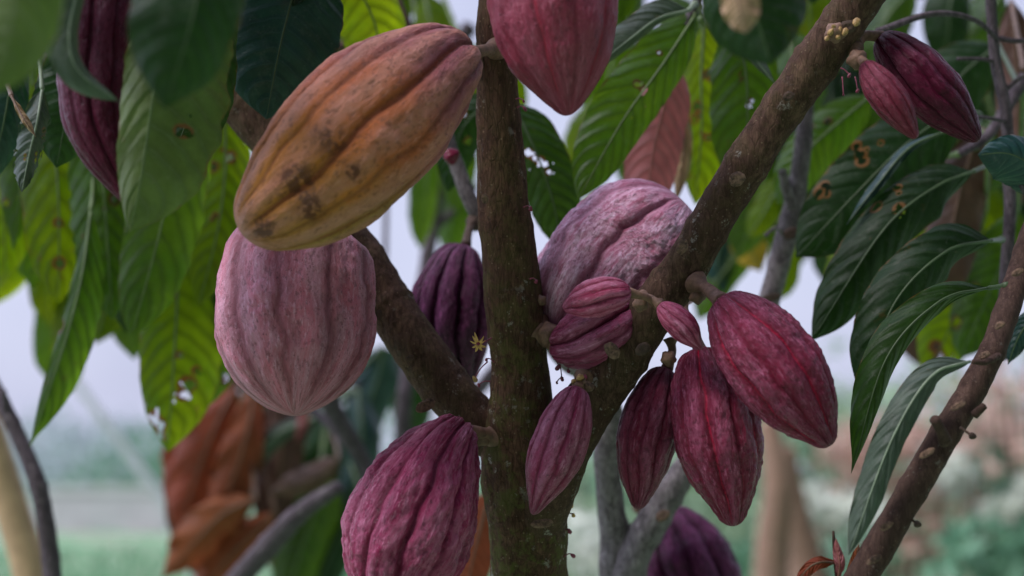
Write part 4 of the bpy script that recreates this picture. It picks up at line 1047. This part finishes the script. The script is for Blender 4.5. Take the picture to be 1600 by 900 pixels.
leaf(H, [(765, 770, 1.5), (752, 820, 1.5), (740, 870, 1.5), (722, 950, 1.5)], (46, 36), 'rust', (10, 10), seed=61, wide=True, tip_cut=.0)
# -- I: centre top leaves
I = spray('leafy branch of broad backlit leaves between the upright stem and right limb', [(1130, -140, 1.28, 26), (1110, -60, 1.27, 20), (1090, 0, 1.26, 16), (1070, 40, 1.25, 12)])
leaf(I, [(1086, 24, 1.25), (1036, 100, 1.24), (972, 190, 1.23), (903, 312, 1.22)], (58, 40), 'green', (0, 5), curl=10, petiole=[(1094, 10, 1.26)], seed=71, wide=True, nholes=2, label='large backlit green leaf pointing down left')
leaf(I, [(1076, 16, 1.22), (1030, 28, 1.20), (985, 60, 1.19), (930, 104, 1.18)], (34, 30), 'grey', (10, 50), curl=22, petiole=[(1086, 6, 1.25)], seed=72, wide=True, label='grey green folded leaf with shining upper face')
leaf(I, [(1100, 40, 1.40), (1096, 120, 1.40), (1096, 210, 1.40), (1086, 320, 1.41)], (34, 56), 'bright', (5, 10), petiole=[(1096, 30, 1.27)], seed=73, wide=True,
     holes=[(.1, .28, .012), (.2, .26, .012), (.3, .30, .010), (-.2, .45, .02), (-.1, .5, .012), (0, .6, .008), (-.35, .52, .02), (.2, .62, .014)])
leaf(I, [(1150, 30, 1.32), (1165, 110, 1.31), (1168, 190, 1.31), (1160, 300, 1.32)], (62, 58), 'green', (5, 14), petiole=[(1112, -20, 1.27)], seed=74, wide=True, nholes=5)
leaf(I, [(1052, 96, 1.32), (1036, 170, 1.32), (1020, 240, 1.32), (1004, 350, 1.32)], (50, 50), 'red', (10, 12), petiole=[(1080, 30, 1.27)], seed=75, wide=True, label='young red leaf seen between green ones')
leaf(I, [(1056, 140, 1.36), (1068, 190, 1.36), (1068, 250, 1.36), (1056, 320, 1.36)], (16, 14), 'tan', (10, 12), petiole=[(1080, 30, 1.27)], seed=76)
leaf(I, [(1010, 110, 1.38), (1000, 140, 1.38), (985, 170, 1.38), (955, 230, 1.38)], (30, 40), 'bright', (10, 12), petiole=[(1080, 30, 1.27)], seed=771)
J = spray('leafy twig with a dark holed leaf close behind the upright stem', [(760, 130, 1.32, 14), (790, 150, 1.30, 12), (812, 170, 1.29, 9)])
leaf(J, [(800, 160, 1.28), (830, 220, 1.27), (860, 300, 1.27), (880, 392, 1.28)], (44, 52), 'deep', (8, 8), seed=77, wide=True, holes=[(-.25, .35, .02), (-.15, .39, .014), (0, .42, .02), (.1, .45, .014), (-.35, .33, .012), (.12, .5, .012)], nholes=0)
leaf(J, [(790, 150, 1.36), (740, 180, 1.36), (715, 220, 1.36), (700, 300, 1.37)], (34, 40), 'dark', (10, 20), seed=78, wide=True, petiole=[(800, 152, 1.3)], nholes=2)
# -- K: near dark leaf at top with a tan blotch
Kk = spray('near blurred branch with a dark tan blotched leaf over the right limb top', [(1240, -220, .78, 24), (1210, -160, .79, 16), (1180, -120, .80, 12)])
leaf(Kk, [(1150, -130, .81), (1160, -50, .80), (1180, 20, .80), (1205, 100, .80)], (100, 108), 'dark', (15, 15), curl=26, petiole=[(1170, -140, .80)], seed=81, wide=True)
leaf(Kk, [(1145, -40, .765), (1152, -10, .763), (1158, 20, .762), (1165, 52, .764)], (34, 36), 'tan', (15, 15), wide=True, seed=82, label='tan patch on the dark leaf, built as a small separate leaf')  # tan patch of the dark leaf, modelled as its own blade
leaf(Kk, [(1100, -40, .93), (1130, 30, .92), (1170, 80, .92), (1212, 132, .92)], (14, 26), 'grey', (20, 30), petiole=[(1150, -120, .81)], seed=83)
# -- L: right side leaves
L_ = spray('leafy branch of long dark leaves sweeping down left from the right edge', [(1640, 60, 1.36, 22), (1590, 140, 1.34, 20), (1545, 210, 1.32, 16), (1500, 240, 1.30, 12)])
leaf(L_, [(1500, 168, 1.27), (1420, 222, 1.26), (1340, 300, 1.25), (1244, 402, 1.25)], (64, 72), 'dark', (8, 0), curl=14, petiole=[(1530, 180, 1.30)], seed=91, wide=True, nholes=4, label='broad dark leaf spreading behind the grey stem')
leaf(L_, [(1478, 205, 1.22), (1420, 232, 1.21), (1370, 290, 1.20), (1322, 352, 1.20)], (22, 12), 'blue', (50, 30), petiole=[(1530, 190, 1.30)], seed=92)
leaf(L_, [(1520, 268, 1.22), (1462, 292, 1.20), (1380, 360, 1.19), (1268, 532, 1.18)], (52, 66), 'dark', (15, 25), curl=22, petiole=[(1560, 250, 1.3)], seed=93, wide=True, nholes=3)
leaf(L_, [(1548, 376, 1.16), (1480, 392, 1.14), (1400, 470, 1.13), (1342, 612, 1.12)], (54, 62), 'dark', (8, 30), curl=24, petiole=[(1566, 374, 1.24)], seed=94, wide=True)
leaf(L_, [(1545, 450, 1.06), (1470, 470, 1.04), (1385, 560, 1.03), (1330, 740, 1.02)], (40, 36), 'deep', (8, 40), curl=24, petiole=[(1574, 446, 1.03)], seed=95, wave=.006)
leaf(L_, [(1360, 150, 1.42), (1300, 200, 1.42), (1260, 240, 1.42), (1215, 320, 1.42)], (40, 46), 'green', (8, 8), petiole=[(1540, 210, 1.33)], seed=96, wide=True, nholes=3)
leaf(L_, [(1560, 70, 1.45), (1500, 120, 1.45), (1450, 190, 1.45), (1380, 260, 1.45)], (60, 60), 'dark', (8, 8), petiole=[(1590, 130, 1.34)], seed=97, wide=True)
leaf(L_, [(1520, 240, 1.5), (1480, 330, 1.5), (1430, 400, 1.5), (1390, 490, 1.5)], (60, 56), 'bright', (8, 8), petiole=[(1545, 210, 1.33)], seed=98, wide=True, nholes=5)
leaf(L_, [(1540, 330, 1.52), (1520, 420, 1.52), (1490, 500, 1.52), (1448, 590, 1.52)], (56, 54), 'bright', (8, 8), petiole=[(1545, 210, 1.33)], seed=99, wide=True,
     holes=[(-.2, .82, .024), (-.1, .55, .012), (.35, .5, .016), (.1, .86, .02)], tip_cut=.04)
leaf(L_, [(1530, 200, 1.46), (1500, 300, 1.46), (1480, 400, 1.46), (1466, 490, 1.46)], (50, 54), 'brown', (20, 20), wave=.012, petiole=[(1545, 210, 1.33)], seed=100, wide=True, label='hanging dead brown leaf')
leaf(L_, [(1580, 0, 1.5), (1588, 100, 1.5), (1590, 200, 1.5), (1590, 330, 1.5)], (40, 40), 'brown', (20, 20), wave=.01, petiole=[(1600, 110, 1.34)], seed=101, wide=True)
leaf(L_, [(1450, 250, 1.55), (1400, 330, 1.55), (1350, 400, 1.55), (1300, 480, 1.55)], (60, 60), 'bright', (8, 8), petiole=[(1500, 240, 1.3)], seed=102, wide=True)
leaf(L_, [(1590, 330, 1.5), (1570, 400, 1.5), (1540, 470, 1.5), (1500, 560, 1.5)], (52, 52), 'green', (8, 8), petiole=[(1600, 140, 1.34)], seed=103, wide=True, nholes=2)
M_ = spray('leaf branch with the long grey green leaf hanging beside the slanting branch', [(1560, 556, 1.0, 12), (1540, 566, .99, 9), (1520, 565, .985, 7)], BARK_RED)
leaf(M_, [(1516, 565, .98), (1455, 588, .97), (1392, 690, .96), (1326, 868, .95)], (34, 30), 'grey', (20, 32), curl=16, seed=111, wide=True, pucker=.0018, nv=10, label='long grey green leaf with sunken veins')
N_ = spray('short twig with a bluish ribbed leaf cut by the right edge', [(1640, 330, 1.02, 12), (1610, 310, 1.01, 10), (1596, 290, 1.0, 8)])
leaf(N_, [(1680, 300, 1.0), (1620, 262, .985), (1575, 240, .98), (1528, 242, .98)], (40, 66), 'blue', (15, 20), curl=26, seed=121, wide=True, pucker=.0022, nv=12, petiole=[(1690, 320, 1.0)], label='bluish ribbed leaf with a rounded tip')
leaf(N_, [(1640, 470, 1.15), (1610, 500, 1.15), (1590, 530, 1.15), (1575, 570, 1.15)], (20, 22), 'blue', (15, 20), seed=122, petiole=[(1640, 400, 1.1)])
O_ = spray('shoot of small orange young leaves at the bottom by the slanting branch', [(1312, 960, 1.0, 9), (1308, 900, 1.0, 8), (1304, 862, 1.0, 6), (1302, 830, 1.0, 4)], BARK_RED)
leaf(O_, [(1306, 880, 1.0), (1285, 878, .99), (1265, 886, .99), (1240, 915, .99)], (12, 14), 'rust', (20, 20), seed=131)
leaf(O_, [(1310, 905, 1.0), (1312, 880, .99), (1308, 860, .99), (1306, 840, .99)], (10, 10), 'red', (20, 20), seed=132)
leaf(O_, [(1320, 930, 1.0), (1330, 900, 1.0), (1336, 880, 1.0), (1342, 850, 1.0)], (14, 12), 'rust', (20, 20), seed=133)
Q_ = spray('blurred far branch with yellow and green leaves behind the right limb', [(1260, 330, 1.8, 14), (1220, 350, 1.8, 12), (1180, 350, 1.8, 9)])
leaf(Q_, [(1150, 340, 1.8), (1160, 365, 1.8), (1172, 390, 1.8), (1190, 425, 1.8)], (30, 30), 'yellow', (10, 10), seed=141, petiole=[(1180, 350, 1.8)])
for k, (pts, W, mt) in enumerate((
    ([(1200, 340, 1.85), (1220, 380, 1.85), (1225, 430, 1.85), (1215, 470, 1.85)], (26, 30), 'bright'),
    ([(1180, 350, 1.9), (1150, 400, 1.9), (1120, 440, 1.9), (1090, 500, 1.9)], (32, 34), 'green'),
    ([(1150, 330, 1.9), (1130, 370, 1.9), (1120, 410, 1.9), (1130, 460, 1.9)], (26, 30), 'blue'),
    ([(1240, 330, 1.7), (1215, 300, 1.7), (1195, 330, 1.7), (1170, 370, 1.7)], (26, 30), 'bright'))):
    leaf(Q_, pts, W, mt, (15, 15), seed=142 + k, wide=True, petiole=[(1200, 350, 1.8)])

# -- far blurred canopy branches that fill the crown
def far_spray(label, cx, cy, d, w, h, n_, kinds, seed, sz=(38, 58)):
    r = random.Random(seed)
    th_ = spray(label, [(cx + w * .5, cy - h * .75, d, 26), (cx + w * .2, cy - h * .55, d, 20), (cx - w * .2, cy - h * .45, d, 14), (cx - w * .45, cy - h * .3, d, 9)])
    for i in range(n_):
        x = cx + (r.random() - .5) * w; y = cy + (r.random() - .62) * h
        ln = r.uniform(130, 210); a = r.uniform(-.65, .65)
        dx, dy = math.sin(a) * ln, math.cos(a) * ln
        dd = d + r.uniform(-.12, .15)
        W = r.uniform(*sz)
        leaf(th_, [(x, y, dd), (x + dx * .3 + r.uniform(-8, 8), y + dy * .3, dd - .02), (x + dx * .65, y + dy * .65, dd - .02), (x + dx, y + dy, dd)],
             (W, W * r.uniform(.8, 1.1)), r.choice(kinds), (r.uniform(0, 40), r.uniform(0, 40)), seed=seed * 3 + i, wide=True, n=44, hw=6,
             petiole=[(cx + (x - cx) * .6, cy - h * .45, d)])
    return th_
far_spray('blurred dark foliage branch high in the far top left corner', 110, 110, 1.9, 400, 330, 22, ['dark', 'dark', 'green', 'blue'], 201, (44, 66))
far_spray('blurred green foliage branch behind the left limb and the backlit leaves', 270, 250, 1.85, 300, 330, 20, ['dark', 'green', 'bright', 'dark'], 202, (44, 64))
far_spray('blurred bright foliage branch behind the top of the orange pod', 600, 20, 1.9, 300, 170, 14, ['bright', 'green', 'green'], 203, (44, 64))
far_spray('blurred bright foliage branch behind the grey stem top right of centre', 1310, 300, 2.1, 150, 230, 7, ['green', 'bright', 'deep'], 208, (40, 56))
far_spray('blurred dark foliage branch low behind the backlit hanging leaves', 170, 380, 2.0, 260, 150, 12, ['green', 'dark', 'bright'], 209, (40, 56))
far_spray('blurred leafy twig between the orange pod and the upright stem', 690, 190, 2.2, 90, 200, 5, ['green', 'dark'], 210, (30, 42))
far_spray('blurred bright foliage branch behind the top centre rose pod', 1010, 60, 2.0, 200, 230, 9, ['bright', 'green', 'green'], 204)
far_spray('blurred foliage branch behind the upper part of the right limb', 1190, 130, 1.8, 200, 330, 16, ['green', 'bright', 'dark'], 205, (44, 64))
far_spray('blurred dark foliage branch behind the two top right pods', 1420, 130, 1.9, 300, 280, 18, ['dark', 'green', 'dark'], 206, (44, 62))
far_spray('blurred green foliage branch at the right edge behind the thin grey twig', 1500, 310, 2.0, 220, 340, 15, ['bright', 'green', 'dark', 'brown'], 207, (44, 60))
def canopy(label, cx, cy, d, w, dd_, n_, kinds, seed):  # put in above the frame to block sun from the upper view
    """an added leafy branch running over the top of the view, its lowest leaves hanging into it"""
    r = random.Random(seed)
    th_ = spray(label, [(cx + w * .5, cy - 60, d + .1, 26), (cx + w * .15, cy - 20, d, 20), (cx - w * .2, cy - 10, d, 14), (cx - w * .5, cy, d - .05, 9)])
    for i in range(n_):
        x = cx + (r.random() - .5) * w; y = cy + r.uniform(-180, 60); z = d + r.uniform(-dd_, dd_)
        ln = r.uniform(150, 220); a = r.uniform(-1.1, 1.1); fwd = r.uniform(-.10, .10)
        dx, dy = math.sin(a) * ln, abs(math.cos(a)) * ln * .75
        W = r.uniform(42, 60)
        leaf(th_, [(x, y, z), (x + dx * .3, y + dy * .15, z + fwd * .4), (x + dx * .65, y + dy * .5, z + fwd * .8), (x + dx, y + dy, z + fwd)],
             (W, W), r.choice(kinds), (r.uniform(-30, 40), r.uniform(-30, 40)), seed=seed * 5 + i, wide=True, n=40, hw=6, petiole=[(cx + (x - cx) * .8, cy - 10, d)])
canopy('leafy branch added for shade over the top left of the frame', 260, -170, 1.05, 700, .30, 26, ['dark', 'green', 'dark', 'blue'], 301)
canopy('leafy branch added for shade over the top centre of the frame', 880, -230, 1.30, 620, .28, 20, ['dark', 'green', 'deep'], 302)
canopy('leafy branch added for shade over the top right of the frame', 1420, -190, 1.28, 560, .28, 22, ['dark', 'green', 'deep'], 303)
# the air over the field
def haze():
    V = [(x, y, z) for z in (-1.0, 6.0) for y in (-8, 760) for x in (-420, 420)]
    F = [(0, 2, 3, 1), (4, 5, 7, 6), (0, 1, 5, 4), (2, 6, 7, 3), (0, 4, 6, 2), (1, 3, 7, 5)]
    m = bpy.data.materials.new('haze'); m.use_nodes = True; nt = m.node_tree; nt.nodes.clear()
    out = nt.nodes.new('ShaderNodeOutputMaterial'); v = nt.nodes.new('ShaderNodeVolumePrincipled')
    v.inputs['Color'].default_value = (.9, .93, 1, 1); v.inputs['Density'].default_value = .02
    nt.links.new(v.outputs[0], out.inputs['Volume'])
    o = mesh_obj('haze', V, F, m, smooth=False); o['kind'] = 'stuff'
    o['label'] = 'thin pale haze over the field'; o['category'] = 'haze'
if HAZE: haze()
